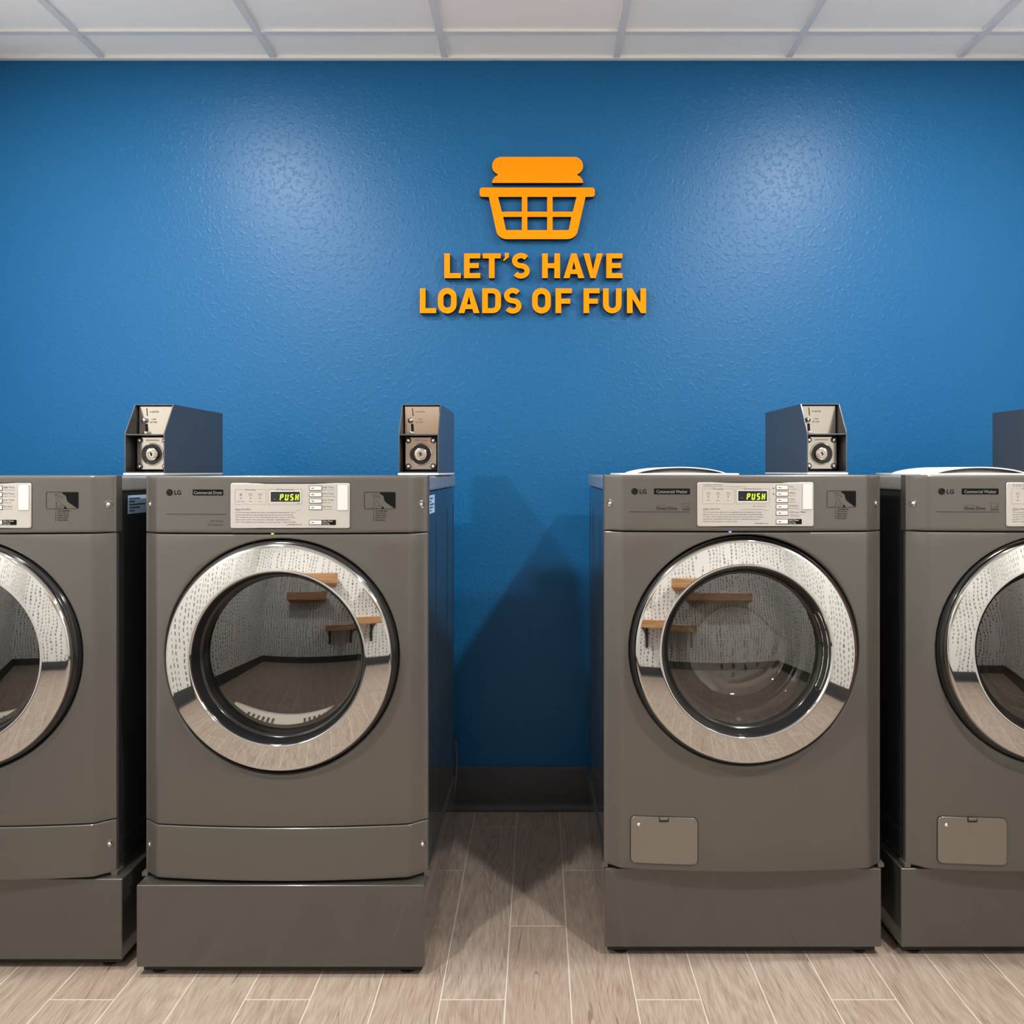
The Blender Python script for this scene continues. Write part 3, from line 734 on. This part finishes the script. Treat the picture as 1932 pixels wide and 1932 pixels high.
        for d in list(range(-122, -98, 4)) + list(range(-76, -56, 4)):
            bm = bmesh.new()
            a = math.radians(d); i_ = (a - a0) / (a1 - a0); ri = 0.1905 - 0.030 * max(0.02, math.sin(math.pi * i_)) ** 0.6
            P_ = lambda f: (0.191 + (ri + 0.004 - 0.191) * f, 0.040 + 0.020 * f - 0.0009)
            q = []
            for f, da in ((0.45, -0.017), (0.45, 0.017), (0.85, 0.017), (0.85, -0.017)):
                r_, y_ = P_(f); q.append(bm.verts.new((dx + r_ * math.cos(a + da), y_, DCZ + r_ * math.sin(a + da))))
            bm.faces.new(q); obj('lint_slot', bm, M['blackm'], lip)
        obj('bulkhead', lathe([(0.215, 0.020), (0.205, 0.060), (0.196, 0.080), (0.205, 0.100)], dx, DCZ, 64), M['gasket'], root)
        obj('drum', lathe([(0.205, 0.100), (0.290, 0.140), (0.290, 0.600), (0.0, 0.610)], dx, DCZ, 64), M['drum'], root)
    else:
        obj('door_gasket', lathe([(0.196, 0.040), (0.178, 0.060), (0.170, 0.085), (0.176, 0.100), (0.200, 0.112)], dx, DCZ, 96), M['gasket'], root)
        obj('drum', lathe([(0.200, 0.112), (0.270, 0.140), (0.275, 0.560), (0.150, 0.590), (0.0, 0.600)], dx, DCZ, 64), M['drum'], root)
        obj('glass_bowl', lathe([(0.160, 0.020), (0.156, 0.060), (0.146, 0.095), (0.128, 0.112), (0.090, 0.116), (0.0, 0.118)], dx, DCZ, 96), M['bowl'], door, ang=0.9)
        # chrome-framed finger slot in the right-hand wall of the recess
        hr = lambda y: 0.2005 + (gr + 0.003 - 0.2010) * (y + 0.0245) / 0.0285
        P = []
        A0 = math.radians(27)
        for i in range(17): a = -A0 + 2 * A0 * i / 16; y = -0.0205; P.append((dx + hr(y) * math.cos(a), y, DCZ + hr(y) * math.sin(a)))
        for i in range(1, 6): t_ = i / 6; a = A0 + 0.028 * math.sin(math.pi * t_); y = -0.0205 + 0.019 * t_; P.append((dx + hr(y) * math.cos(a), y, DCZ + hr(y) * math.sin(a)))
        for i in range(17): a = A0 - 2 * A0 * i / 16; y = -0.0015; P.append((dx + hr(y) * math.cos(a), y, DCZ + hr(y) * math.sin(a)))
        for i in range(1, 6): t_ = i / 6; a = -A0 - 0.028 * math.sin(math.pi * t_); y = -0.0015 - 0.019 * t_; P.append((dx + hr(y) * math.cos(a), y, DCZ + hr(y) * math.sin(a)))
        bm = bmesh.new(); tube(bm, P, 0.0016, 8, True)
        h = obj('handle_frame', bm, M['chrome'], door); h['label'] = 'chrome-edged finger slot'
        bm = bmesh.new(); rows_ = []
        for i in range(17):
            a = -A0 + 2 * A0 * i / 16
            rows_.append([bm.verts.new((dx + (hr(y) - 0.0006) * math.cos(a), y, DCZ + (hr(y) - 0.0006) * math.sin(a))) for y in (-0.0195, -0.0025)])
        for A, B in zip(rows_, rows_[1:]): bm.faces.new((A[0], B[0], B[1], A[1]))
        obj('handle_pocket', bm, M['blackm'], door)
        # the door leans back a little
        cc = Vector((dx, 0.0, DCZ)); tilt = Matrix.Translation(cc) @ Matrix.Rotation(math.radians(-2.5), 4, 'X') @ Matrix.Translation(-cc)
        for o in [door] + list(door.children): o.data.transform(tilt)
        # detergent dispenser lid on the worktop: plate with an arched lip
        z = TOPZ - 0.002
        bm = bmesh.new(); box(bm, (-0.306, 0.055, z), (-0.005, 0.33, z + 0.0062), 0.002, 2)
        dl = obj('dispenser_lid', bm, M['white'], root)
        A = []; n = 24
        x0, x1, hh = -0.270, -0.036, 0.0225
        arch = lambda x: z + 0.0055 + (hh - 0.0055) * max(0.0, 1 - ((x - (x0 + x1) / 2) / ((x1 - x0) / 2)) ** 2) ** 0.75
        bm = bmesh.new(); S = []
        for i in range(n + 1):
            x = x0 + (x1 - x0) * i / n; h_ = arch(x)
            S.append([bm.verts.new(p) for p in ((x, 0.056, z + 0.004), (x, 0.088, max(z + 0.0042, h_ - 0.0026)), (x, 0.30, max(z + 0.0042, h_ - 0.0026)), (x, 0.30, z + 0.004))])
        for P_, Q_ in zip(S, S[1:]):
            for i in range(4): bm.faces.new((P_[i], Q_[i], Q_[(i + 1) % 4], P_[(i + 1) % 4]))
        bm.faces.new(S[0]); bm.faces.new(S[-1][::-1])
        obj('lid_front', bm, M['lidgrey'], dl, ang=0.5)
        bm = bmesh.new(); S = []
        for i in range(n + 1):
            x = x0 + (x1 - x0) * i / n; h_ = arch(x)
            S.append([bm.verts.new(p) for p in ((x, 0.058, h_ - 0.0028), (x, 0.058, h_), (x, 0.31, h_), (x, 0.31, h_ - 0.0028))])
        for P_, Q_ in zip(S, S[1:]):
            for i in range(4): bm.faces.new((P_[i], Q_[i], Q_[(i + 1) % 4], P_[(i + 1) % 4]))
        bm.faces.new(S[0]); bm.faces.new(S[-1][::-1])
        obj('lid_lip', bm, M['white'], dl, ang=0.5)
    if D:
        # rating sticker on the right side
        boxo('side_sticker', (0.3405, 0.115, 0.883), (0.3418, 0.215, 0.930), M['sticker'], root)
        bm = bmesh.new()
        for i in range(5): box(bm, (0.3415, 0.122, 0.8885 + i * 0.0078), (0.3420, 0.150 + 0.055 * ((i * 7) % 3) / 2, 0.8925 + i * 0.0078))
        obj('sticker_print', bm, M['stickdark'], root)
    return root

def pedestal():
    root = thing('pedestal', '', 'pedestal')
    bm = bmesh.new(); box(bm, (-0.3455, 0.0, 0.025), (0.3455, 0.70, 0.2215), 0.0028, 3)
    obj('pedestal_case', bm, M['pedpaint'], root, ang=0.2)
    boxo('under_block', (-0.337, 0.020, 0.007), (0.337, 0.690, 0.0262), M['blackm'], root)  # black block below the case, set in from its edges
    for x in (-0.303, 0.300):
        for y in (0.040, 0.655):
            bm = lathe([(0.0, 0.0), (0.021, 0.0), (0.0212, 0.004), (0.016, 0.009), (0.008, 0.011), (0.007, 0.026), (0.0, 0.026)], n=28)
            for v in bm.verts: v.co = Vector((v.co.x, v.co.z, v.co.y))
            o = obj('levelling_foot', bm, M['black'], root); o.location = (x, y, 0)
    return root

def coin_box():
    root = thing('coin_box', '', 'coin box')
    Wd, H, Hb, Dp, sl = 0.0540, 0.190, 0.108, 0.405, 0.056
    t = 0.0028
    boxo('base_plate', (-Wd - 0.001, -0.006, -0.0058), (Wd + 0.001, Dp, -0.0002), M['white'], root, 0.0015, 2)
    # sheet-steel sleeve: two sides with a slanted front edge, top, back, bottom
    prof = [(0, 0), (0, Hb), (sl, H), (Dp, H), (Dp, 0)]
    bm = bmesh.new()
    for s in (-1, 1):
        xa, xb = s * Wd, s * (Wd - t)
        A = [bm.verts.new((xa, y, z)) for y, z in prof]; B = [bm.verts.new((xb, y, z)) for y, z in prof]
        bm.faces.new(A); bm.faces.new(B[::-1])
        for i in range(5): bm.faces.new((A[i], A[(i + 1) % 5], B[(i + 1) % 5], B[i]))
    box(bm, (-Wd + t, sl, H - t), (Wd - t, Dp, H)); box(bm, (-Wd + t, Dp - t, t), (Wd - t, Dp, H - t)); box(bm, (-Wd + t, 0.0, 0.0), (Wd - t, Dp, t))
    bmesh.ops.bevel(bm, geom=bm.edges[:], offset=0.0006, segments=1, affect='EDGES')
    sh = obj('case', bm, [M['boxpaint'], M['boxin']], root, ang=0.4)
    for p in sh.data.polygons:
        if abs(p.normal.x) > 0.9 and p.center.x * p.normal.x < 0: p.material_index = 1
    iw = Wd - t - 0.0002
    # inner liner, dark
    boxo('shelf_ledge', (-iw, 0.0015, 0.1020), (iw, 0.098, 0.1052), M['boxpaint'], root, 0.0006, 1)
    bm = bmesh.new()
    box(bm, (-iw, 0.10, t + 0.0002), (iw, 0.104, H - t - 0.0004))
    obj('liner', bm, M['boxin'], root)
    # coin-acceptor faceplate, leaning back at the foot
    ya, za, yb, zb2 = 0.068, H - 0.0055, 0.0684, 0.1058
    n_ = Vector((0, zb2 - za, -(yb - ya))); n_.normalize(); 
    def P(x, v, o=0.0):          # v: 0 top .. 1 foot, o: distance in front of the plate
        y = ya + (yb - ya) * v; z = za + (zb2 - za) * v
        d = Vector((0, -(za - zb2), -(yb - ya))).normalized()
        return (x, y + d.y * o, z + d.z * o)
    pw = iw - 0.0035
    V = [P(-pw, 0), P(pw, 0), P(pw, 1), P(-pw, 1), P(-pw, 0, -0.002), P(pw, 0, -0.002), P(pw, 1, -0.002), P(-pw, 1, -0.002)]
    raw('faceplate', V, [[0, 1, 2, 3], [4, 5, 6, 7], [0, 1, 5, 4], [1, 2, 6, 5], [2, 3, 7, 6], [3, 0, 4, 7]], M['stainless'], root)
    def quad_on(name, L, m, o=0.0005):
        return raw(name, [P(x, v, o) for x, v in L], [list(range(len(L)))], m, root, fix=False)
    quad_on('coin_slot', [(-0.0278, 0.05), (-0.0256, 0.05), (-0.0238, 0.33), (-0.0260, 0.33)], M['ink'])
    quad_on('return_slot', [(-0.0312, 0.61), (-0.0240, 0.61), (-0.0226, 0.90), (-0.0298, 0.90)], M['ink'])
    Vt, Ft = text_geo([('QUARTERS', 0.0, 0.0, 0.0068, 'CENTER', 0, 0, 0.8)], 1)
    Vu, Fu = text_geo([('COIN', 0.0, 0.0, 0.0066, 'CENTER', 0, 0, 0.8), ('RETURN', 0.0, -0.0082, 0.0066, 'CENTER', 0, 0, 0.8)], 1)
    hgt = za - zb2
    raw('quarters_lettering', [P(x - 0.0060, 0.21 - z / hgt, 0.0005) for x, z in Vt], Ft, M['greyink'], root, fix=False)
    raw('return_lettering', [P(x - 0.0075, 0.475 - z / hgt, 0.0005) for x, z in Vu], Fu, M['greyink'], root, fix=False)
    bm = bmesh.new(); bmesh.ops.create_uvsphere(bm, u_segments=20, v_segments=12, radius=0.0078)
    o = obj('return_knob', bm, M['chrome'], root); o.location = P(-0.0315, 0.49, 0.005)
    bm = bmesh.new(); box(bm, (-0.0072, -0.010, -0.005), (0.0072, 0.004, 0.004), 0.002, 2)
    o = obj('return_cup', bm, M['chrome'], root); o.location = P(-0.0262, 0.93, 0.004)
    # coin vault below: stainless door with four bolts, black lock ring and cylinder
    z0, z1 = 0.0095, 0.0985; xw = 0.0430; y = 0.046
    A = rrect(-xw, z0, xw, z1, 0.005, 5)
    bm = bmesh.new(); a = [bm.verts.new((x, y + 0.006, z)) for x, z in A]; b = [bm.verts.new((x, y + 0.0012, z)) for x, z in A]; c = [bm.verts.new((x * 0.98, y, (z - 0.054) * 0.98 + 0.054)) for x, z in A]
    k = len(A)
    for p, q in ((a, b), (b, c)):
        for i in range(k): bm.faces.new((p[i], p[(i + 1) % k], q[(i + 1) % k], q[i]))
    bm.faces.new(c)
    vd = obj('vault_door', bm, M['stainless'], root, ang=0.5)
    zc = 0.0515
    obj('lock_flange', lathe([(0.0315, y + 0.0005), (0.0305, y - 0.0016), (0.0280, y - 0.0022), (0.0268, y - 0.0006)], 0.0, zc, 48), M['stainless'], vd)
    obj('lock_ring', lathe([(0.0270, y - 0.0006), (0.0262, y - 0.0014), (0.0185, y - 0.0010), (0.0180, y + 0.0002)], 0.0, zc, 48), M['black'], vd)
    obj('lock_cylinder', lathe([(0.0182, y - 0.0004), (0.0178, y - 0.0090), (0.0155, y - 0.0105), (0.0085, y - 0.0108), (0.0078, y - 0.0090), (0.0, y - 0.0088)], 0.0, zc, 40), M['stainless'], vd)
    raw('keyhole', [(x, y - 0.0110, zc + z) for x, z in ((-0.0028, 0.0048), (0.0002, 0.0048), (0.0012, 0.002), (0.0024, -0.001), (0.0016, -0.0048), (-0.0004, -0.0048), (-0.0006, -0.0005), (-0.0024, 0.001))], [list(range(8))], M['ink'], vd, fix=False)
    for sx_ in (-1, 1):
        for zz in (z0 + 0.0085, z1 - 0.0085):
            obj('vault_bolt', lathe([(0.0, y - 0.0070), (0.0036, y - 0.0064), (0.0055, y - 0.0036), (0.0057, y - 0.0002)], sx_ * (xw - 0.0085), zz, 18), M['bolt'], vd)
            obj('bolt_well', lathe([(0.0085, y - 0.0004), (0.0078, y - 0.0009), (0.0055, y - 0.0005)], sx_ * (xw - 0.0085), zz, 20), M['boxin'], vd)
    Vg, Fg = text_geo([('GREENWALD', 0.0, 0.0, 0.0066, 'CENTER', 0, 0, 0.95)], 1)
    raw('maker_lettering', [(x, y - 0.0005, z + z1 - 0.0105) for x, z in Vg], Fg, M['softink'], vd, fix=False)
    return root

# ------------------------------------------------------------------ the row of machines
ped = pedestal()
for i, (x, y, lab) in enumerate(((-1.359, 1.980, 'graphite steel pedestal under the dryer cut off by the left edge'),
                                 (-0.6185, 1.950, 'graphite steel pedestal under the whole dryer, nearest to the viewer'),
                                 (0.511, 2.032, 'graphite steel pedestal under the whole washer right of the gap'),
                                 (1.2515, 2.032, 'graphite steel pedestal under the washer cut off by the right edge'))):
    o = ped if i == 0 else copy_tree(ped)
    o.location = (x, y, 0); o['label'] = lab; o['group'] = 'machine pedestals'
dry = machine('dryer')
for i, (x, y, lab) in enumerate(((-0.6185, 1.953, 'graphite front-load dryer with chrome door ring, left of the floor gap'),
                                 (-1.3860, 1.955, 'graphite front-load dryer cut off by the left edge of the photo'))):
    o = dry if i == 0 else copy_tree(dry)
    o.location = (x, y, 0.222); o['label'] = lab; o['group'] = 'commercial dryers'
was = machine('washer')
for i, (x, y, lab) in enumerate(((0.511, 1.995, 'graphite front-load washer with chrome door ring, right of the floor gap'),
                                 (1.2680, 1.993, 'graphite front-load washer cut off by the right edge of the photo'))):
    o = was if i == 0 else copy_tree(was)
    o.location = (x, y, 0.2235); o['label'] = lab; o['group'] = 'commercial washers'
cb = coin_box()
for i, (x, y, z, r, lab) in enumerate(((-1.0635, 2.196, 1.2090, 0, 'grey coin box on the dryer cut off by the left edge'),
                                       (-0.3240, 2.196, 1.2090, 0, 'grey coin box on the right end of the whole dryer'),
                                       (0.7790, 2.196, 1.2105, 0, 'grey coin box on the right end of the whole washer'),
                                       (1.5050, 2.196, 1.2105, 0, 'grey coin box on the rightmost washer, only its side in the photo'))):
    o = cb if i == 0 else copy_tree(cb)
    o.location = (x, y, z); o['label'] = lab; o['group'] = 'coin boxes'

# ------------------------------------------------------------------ wall sign
SU = 0.00046826                                        # metres per drawing unit
SO = (-0.0047, 2.0529)                                  # drawing point (980, 700) on the wall
def sx_(u): return SO[0] + (u - 980) * SU
def sz_(v): return SO[1] - (v - 700) * SU
TH = 0.024
def sign_piece(name, loops, label, cat, group=None):
    """loops in drawing units -> raised piece with an orange face and black returns"""
    L = [[(sx_(u), sz_(v)) for u, v in lp] for lp in loops]
    cx = sum(p[0] for p in L[0]) / len(L[0]); zz = min(p[1] for p in L[0])
    V, Fc = flat_mesh([[(x - cx, z - zz) for x, z in lp] for lp in L], TH)
    me = bpy.data.meshes.new(name); me.from_pydata([(v.x, v.z, v.y) for v in V], [], Fc)
    bm = bmesh.new(); bm.from_mesh(me); bmesh.ops.remove_doubles(bm, verts=bm.verts[:], dist=1e-6)
    bmesh.ops.recalc_face_normals(bm, faces=bm.faces[:]); bm.to_mesh(me); bm.free()
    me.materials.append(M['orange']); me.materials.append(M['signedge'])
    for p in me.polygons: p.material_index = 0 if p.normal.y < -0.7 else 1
    smooth(me, 0.5)
    o = link(name, me); o.location = (cx, WALL_Y - 0.0012 - TH / 2, zz)
    tag(o, label, cat, group)
    return o
def arc(cx, cy, rx, ry, a0, a1, n=14):
    return [(cx + rx * math.cos(math.radians(a0 + (a1 - a0) * i / n)), cy - ry * math.sin(math.radians(a0 + (a1 - a0) * i / n))) for i in range(n + 1)]
def stroke_loop(path, t):
    L, R = [], []
    for i, p in enumerate(path):
        a = path[max(i - 1, 0)]; b = path[min(i + 1, len(path) - 1)]
        d = math.hypot(b[0] - a[0], b[1] - a[1]); nx, ny = -(b[1] - a[1]) / d * t / 2, (b[0] - a[0]) / d * t / 2
        L.append((p[0] + nx, p[1] + ny)); R.append((p[0] - nx, p[1] - ny))
    return L + R[::-1]
def glyph(ch, x0, x1, y0, y1, t=42):
    w_ = x1 - x0; h = y1 - y0; ym = (y0 + y1) / 2
    if ch == 'L': return [[(x0, y0), (x0 + t, y0), (x0 + t, y1 - 37), (x1, y1 - 37), (x1, y1), (x0, y1)]]
    if ch == 'E': return [[(x0, y0), (x1, y0), (x1, y0 + 37), (x0 + t, y0 + 37), (x0 + t, ym - 20), (x1 - 12, ym - 20), (x1 - 12, ym + 17), (x0 + t, ym + 17), (x0 + t, y1 - 37), (x1, y1 - 37), (x1, y1), (x0, y1)]]
    if ch == 'F': return [[(x0, y0), (x1, y0), (x1, y0 + 37), (x0 + t, y0 + 37), (x0 + t, ym - 15), (x1 - 12, ym - 15), (x1 - 12, ym + 22), (x0 + t, ym + 22), (x0 + t, y1), (x0, y1)]]
    if ch == 'T': xm = (x0 + x1) / 2; return [[(x0, y0), (x1, y0), (x1, y0 + 37), (xm + t/2, y0 + 37), (xm + t/2, y1), (xm - t/2, y1), (xm - t/2, y0 + 37), (x0, y0 + 37)]]
    if ch == 'H': return [[(x0, y0), (x0 + t, y0), (x0 + t, ym - 19), (x1 - t, ym - 19), (x1 - t, y0), (x1, y0), (x1, y1), (x1 - t, y1), (x1 - t, ym + 18), (x0 + t, ym + 18), (x0 + t, y1), (x0, y1)]]
    if ch == 'N': return [[(x0, y0), (x0 + 38, y0), (x1 - t, y1 - 78), (x1 - t, y0), (x1, y0), (x1, y1), (x1 - 38, y1), (x0 + t, y0 + 78), (x0 + t, y1), (x0, y1)]]
    if ch == 'V': xm = (x0 + x1) / 2; return [[(x0, y0), (x0 + 45, y0), (xm, y1 - 62), (x1 - 45, y0), (x1, y0), (xm + 19, y1), (xm - 19, y1)]]
    if ch == 'A':
        xm = (x0 + x1) / 2; k = (xm - 19 - x0) / h; b = 45
        yb, yt = y1 - 31, y1 - 66
        s = lambda y: x0 + (y1 - y) * k
        inner = lambda y: s(y) + b - (y1 - y) * 0.02
        out = [(xm - 19, y0), (xm + 19, y0), (x1, y1), (x1 - b, y1), (x0 + x1 - inner(yb) + 1, yb), (inner(yb) - 1, yb), (x0 + b, y1), (x0, y1)]
        hole = [(xm, y0 + 58), (x0 + x1 - inner(yt), yt), (inner(yt), yt)]
        return [out, hole]
    if ch == 'O':
        def ring(d):
            r = w_ / 2 - d; ry = r * 1.0
            return arc((x0 + x1) / 2, y0 + d + ry - 3 * (d == 0), r, ry, 0, 180) + arc((x0 + x1) / 2, y1 - d - ry + 3 * (d == 0), r, ry, 180, 360)
        return [ring(0), ring(t - 1)]
    if ch == 'D':
        r = 62
        out = [(x0, y0)] + arc(x1 - r, y0 + r, r, r, 90, 0, 10) + arc(x1 - r, y1 - r, r, r, 0, -90, 10) + [(x0, y1)]
        r2 = 24; xi, ya, yb = x1 - t, y0 + 37, y1 - 37
        hole = [(x0 + t, ya)] + arc(xi - r2, ya + r2, r2, r2, 90, 0, 8) + arc(xi - r2, yb - r2, r2, r2, 0, -90, 8) + [(x0 + t, yb)]
        return [out, hole]
    if ch == 'U':
        r = w_ / 2; ri = r - t
        out = [(x0, y0), (x0 + t, y0)] + arc((x0 + x1) / 2, y1 + 2 - r, ri, ri + 3, 180, 360, 16) + [(x1 - t, y0), (x1, y0)] + arc((x0 + x1) / 2, y1 + 2 - r, r, r, 360, 180, 20)
        return [out]
    if ch == 'S':
        tt = 38; ry = (h + 6 - tt) / 4; rx = (w_ - t) / 2; cx = (x0 + x1) / 2
        p = arc(cx, y0 - 3 + tt / 2 + ry, rx, ry, 32, 252, 18) + arc(cx, y1 + 3 - tt / 2 - ry, rx, ry, 72, -148, 18)
        return [stroke_loop(p, 39)]
    if ch == "'": return [[(x0 + 12, y0 - 4), (x1, y0 - 4), (x1, y0 + 28), (x0 + 5, y0 + 58), (x0, y0 + 51), (x0 + 14, y0 + 30)]]
ROW1 = [('L', 275, 400), ('E', 425, 548), ('T', 567, 703), ("'", 722, 765), ('S', 788, 925), ('H', 1018, 1153), ('A', 1180, 1337), ('V', 1330, 1478), ('E', 1505, 1627)]
ROW2 = [('L', 90, 213), ('O', 227, 368), ('A', 382, 542), ('D', 563, 705), ('S', 727, 862), ('O', 942, 1083), ('F', 1120, 1243), ('F', 1332, 1453), ('U', 1480, 1620), ('N', 1662, 1806)]
L1 = ['letter L that begins LET\'S in the upper line', 'letter E of LET\'S in the upper line', 'letter T of LET\'S in the upper line', 'apostrophe of LET\'S in the upper line', 'letter S that ends LET\'S in the upper line',
      'letter H that begins HAVE in the upper line', 'letter A of HAVE in the upper line', 'letter V of HAVE in the upper line', 'letter E that ends HAVE in the upper line']
L2 = ['letter L that begins LOADS in the lower line', 'letter O of LOADS in the lower line', 'letter A of LOADS in the lower line', 'letter D of LOADS in the lower line', 'letter S that ends LOADS in the lower line',
      'letter O of OF in the lower line', 'letter F of OF in the lower line', 'letter F that begins FUN in the lower line', 'letter U of FUN in the lower line', 'letter N that ends FUN in the lower line']
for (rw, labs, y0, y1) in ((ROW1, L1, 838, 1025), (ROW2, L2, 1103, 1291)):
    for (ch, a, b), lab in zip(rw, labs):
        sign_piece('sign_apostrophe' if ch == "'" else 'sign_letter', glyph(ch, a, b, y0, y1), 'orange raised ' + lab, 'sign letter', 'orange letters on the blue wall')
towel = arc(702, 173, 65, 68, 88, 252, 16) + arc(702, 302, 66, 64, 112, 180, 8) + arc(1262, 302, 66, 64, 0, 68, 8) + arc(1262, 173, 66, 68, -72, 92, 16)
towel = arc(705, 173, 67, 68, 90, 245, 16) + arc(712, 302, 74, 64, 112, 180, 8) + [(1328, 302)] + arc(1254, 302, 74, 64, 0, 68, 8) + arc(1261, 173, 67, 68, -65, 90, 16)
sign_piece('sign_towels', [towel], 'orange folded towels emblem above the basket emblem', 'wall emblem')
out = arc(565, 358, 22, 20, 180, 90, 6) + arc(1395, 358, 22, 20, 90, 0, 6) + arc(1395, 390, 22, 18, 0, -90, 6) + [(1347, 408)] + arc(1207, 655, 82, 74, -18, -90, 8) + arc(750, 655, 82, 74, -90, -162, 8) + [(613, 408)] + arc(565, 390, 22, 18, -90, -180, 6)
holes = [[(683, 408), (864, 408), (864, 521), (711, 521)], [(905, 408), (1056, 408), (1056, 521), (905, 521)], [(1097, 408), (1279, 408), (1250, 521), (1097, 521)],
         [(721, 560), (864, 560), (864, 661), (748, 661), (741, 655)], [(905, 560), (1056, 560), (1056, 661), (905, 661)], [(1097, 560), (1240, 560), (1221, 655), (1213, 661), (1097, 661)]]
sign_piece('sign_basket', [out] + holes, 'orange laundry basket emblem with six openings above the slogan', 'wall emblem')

# ------------------------------------------------------------------ cords behind the machines
bm = bmesh.new()
P = [(-0.290, 2.678, 0.335), (-0.283, 2.71, 0.325), (-0.2775, 2.728, 0.300), (-0.2745, 2.730, 0.27), (-0.2740, 2.730, 0.235), (-0.2760, 2.730, 0.200), (-0.2800, 2.730, 0.160), (-0.2855, 2.730, 0.115), (-0.2930, 2.728, 0.070), (-0.3010, 2.722, 0.035), (-0.312, 2.71, 0.012), (-0.335, 2.70, 0.0055), (-0.37, 2.70, 0.0055)]
tube(bm, P, 0.0045, 10)
tag(obj('power_cord', bm, M['cord']), 'thin grey cord hanging behind the whole dryer beside the floor gap', 'cord')

# ------------------------------------------------------------------ shelves on the wall behind the viewer (seen in the chrome and the glass)
def shelf(x0, x1, z0, z1, dep, lab, name='wall_shelf', lip=True, brackets=()):
    t = thing(name, lab, 'shelf', ((x0 + x1) / 2, ROOM_Y0, z0)); hw = (x1 - x0) / 2
    boxo('board', (-hw, 0.001, 0), (hw, dep, z1 - z0), M['oak'], t, 0.004, 2)
    for bx_ in brackets:
        bm = bmesh.new()
        box(bm, (bx_ - 0.02, 0.001, -0.32), (bx_ + 0.02, 0.012, 0.0)); box(bm, (bx_ - 0.02, 0.012, -0.012), (bx_ + 0.02, dep * 0.8, 0.0))
        tube(bm, [(bx_, 0.012, -0.28), (bx_, 0.05, -0.15), (bx_, 0.12, -0.06), (bx_, dep * 0.7, -0.01)], 0.012, 8)
        obj('bracket', bm, M['blackm'], t)
    return t
shelf(-1.28, -0.44, 1.42, 1.58, 0.34, 'thick oak shelf high on the wallpapered wall, on the dryer side')
shelf(0.10, 1.32, 1.33, 1.46, 0.36, 'thick oak shelf high on the wallpapered wall, on the washer side')
shelf(-0.41, 0.26, 0.77, 0.88, 0.42, 'oak folding counter on black brackets at the wallpapered wall', 'folding_counter', brackets=(-0.24, 0.24))
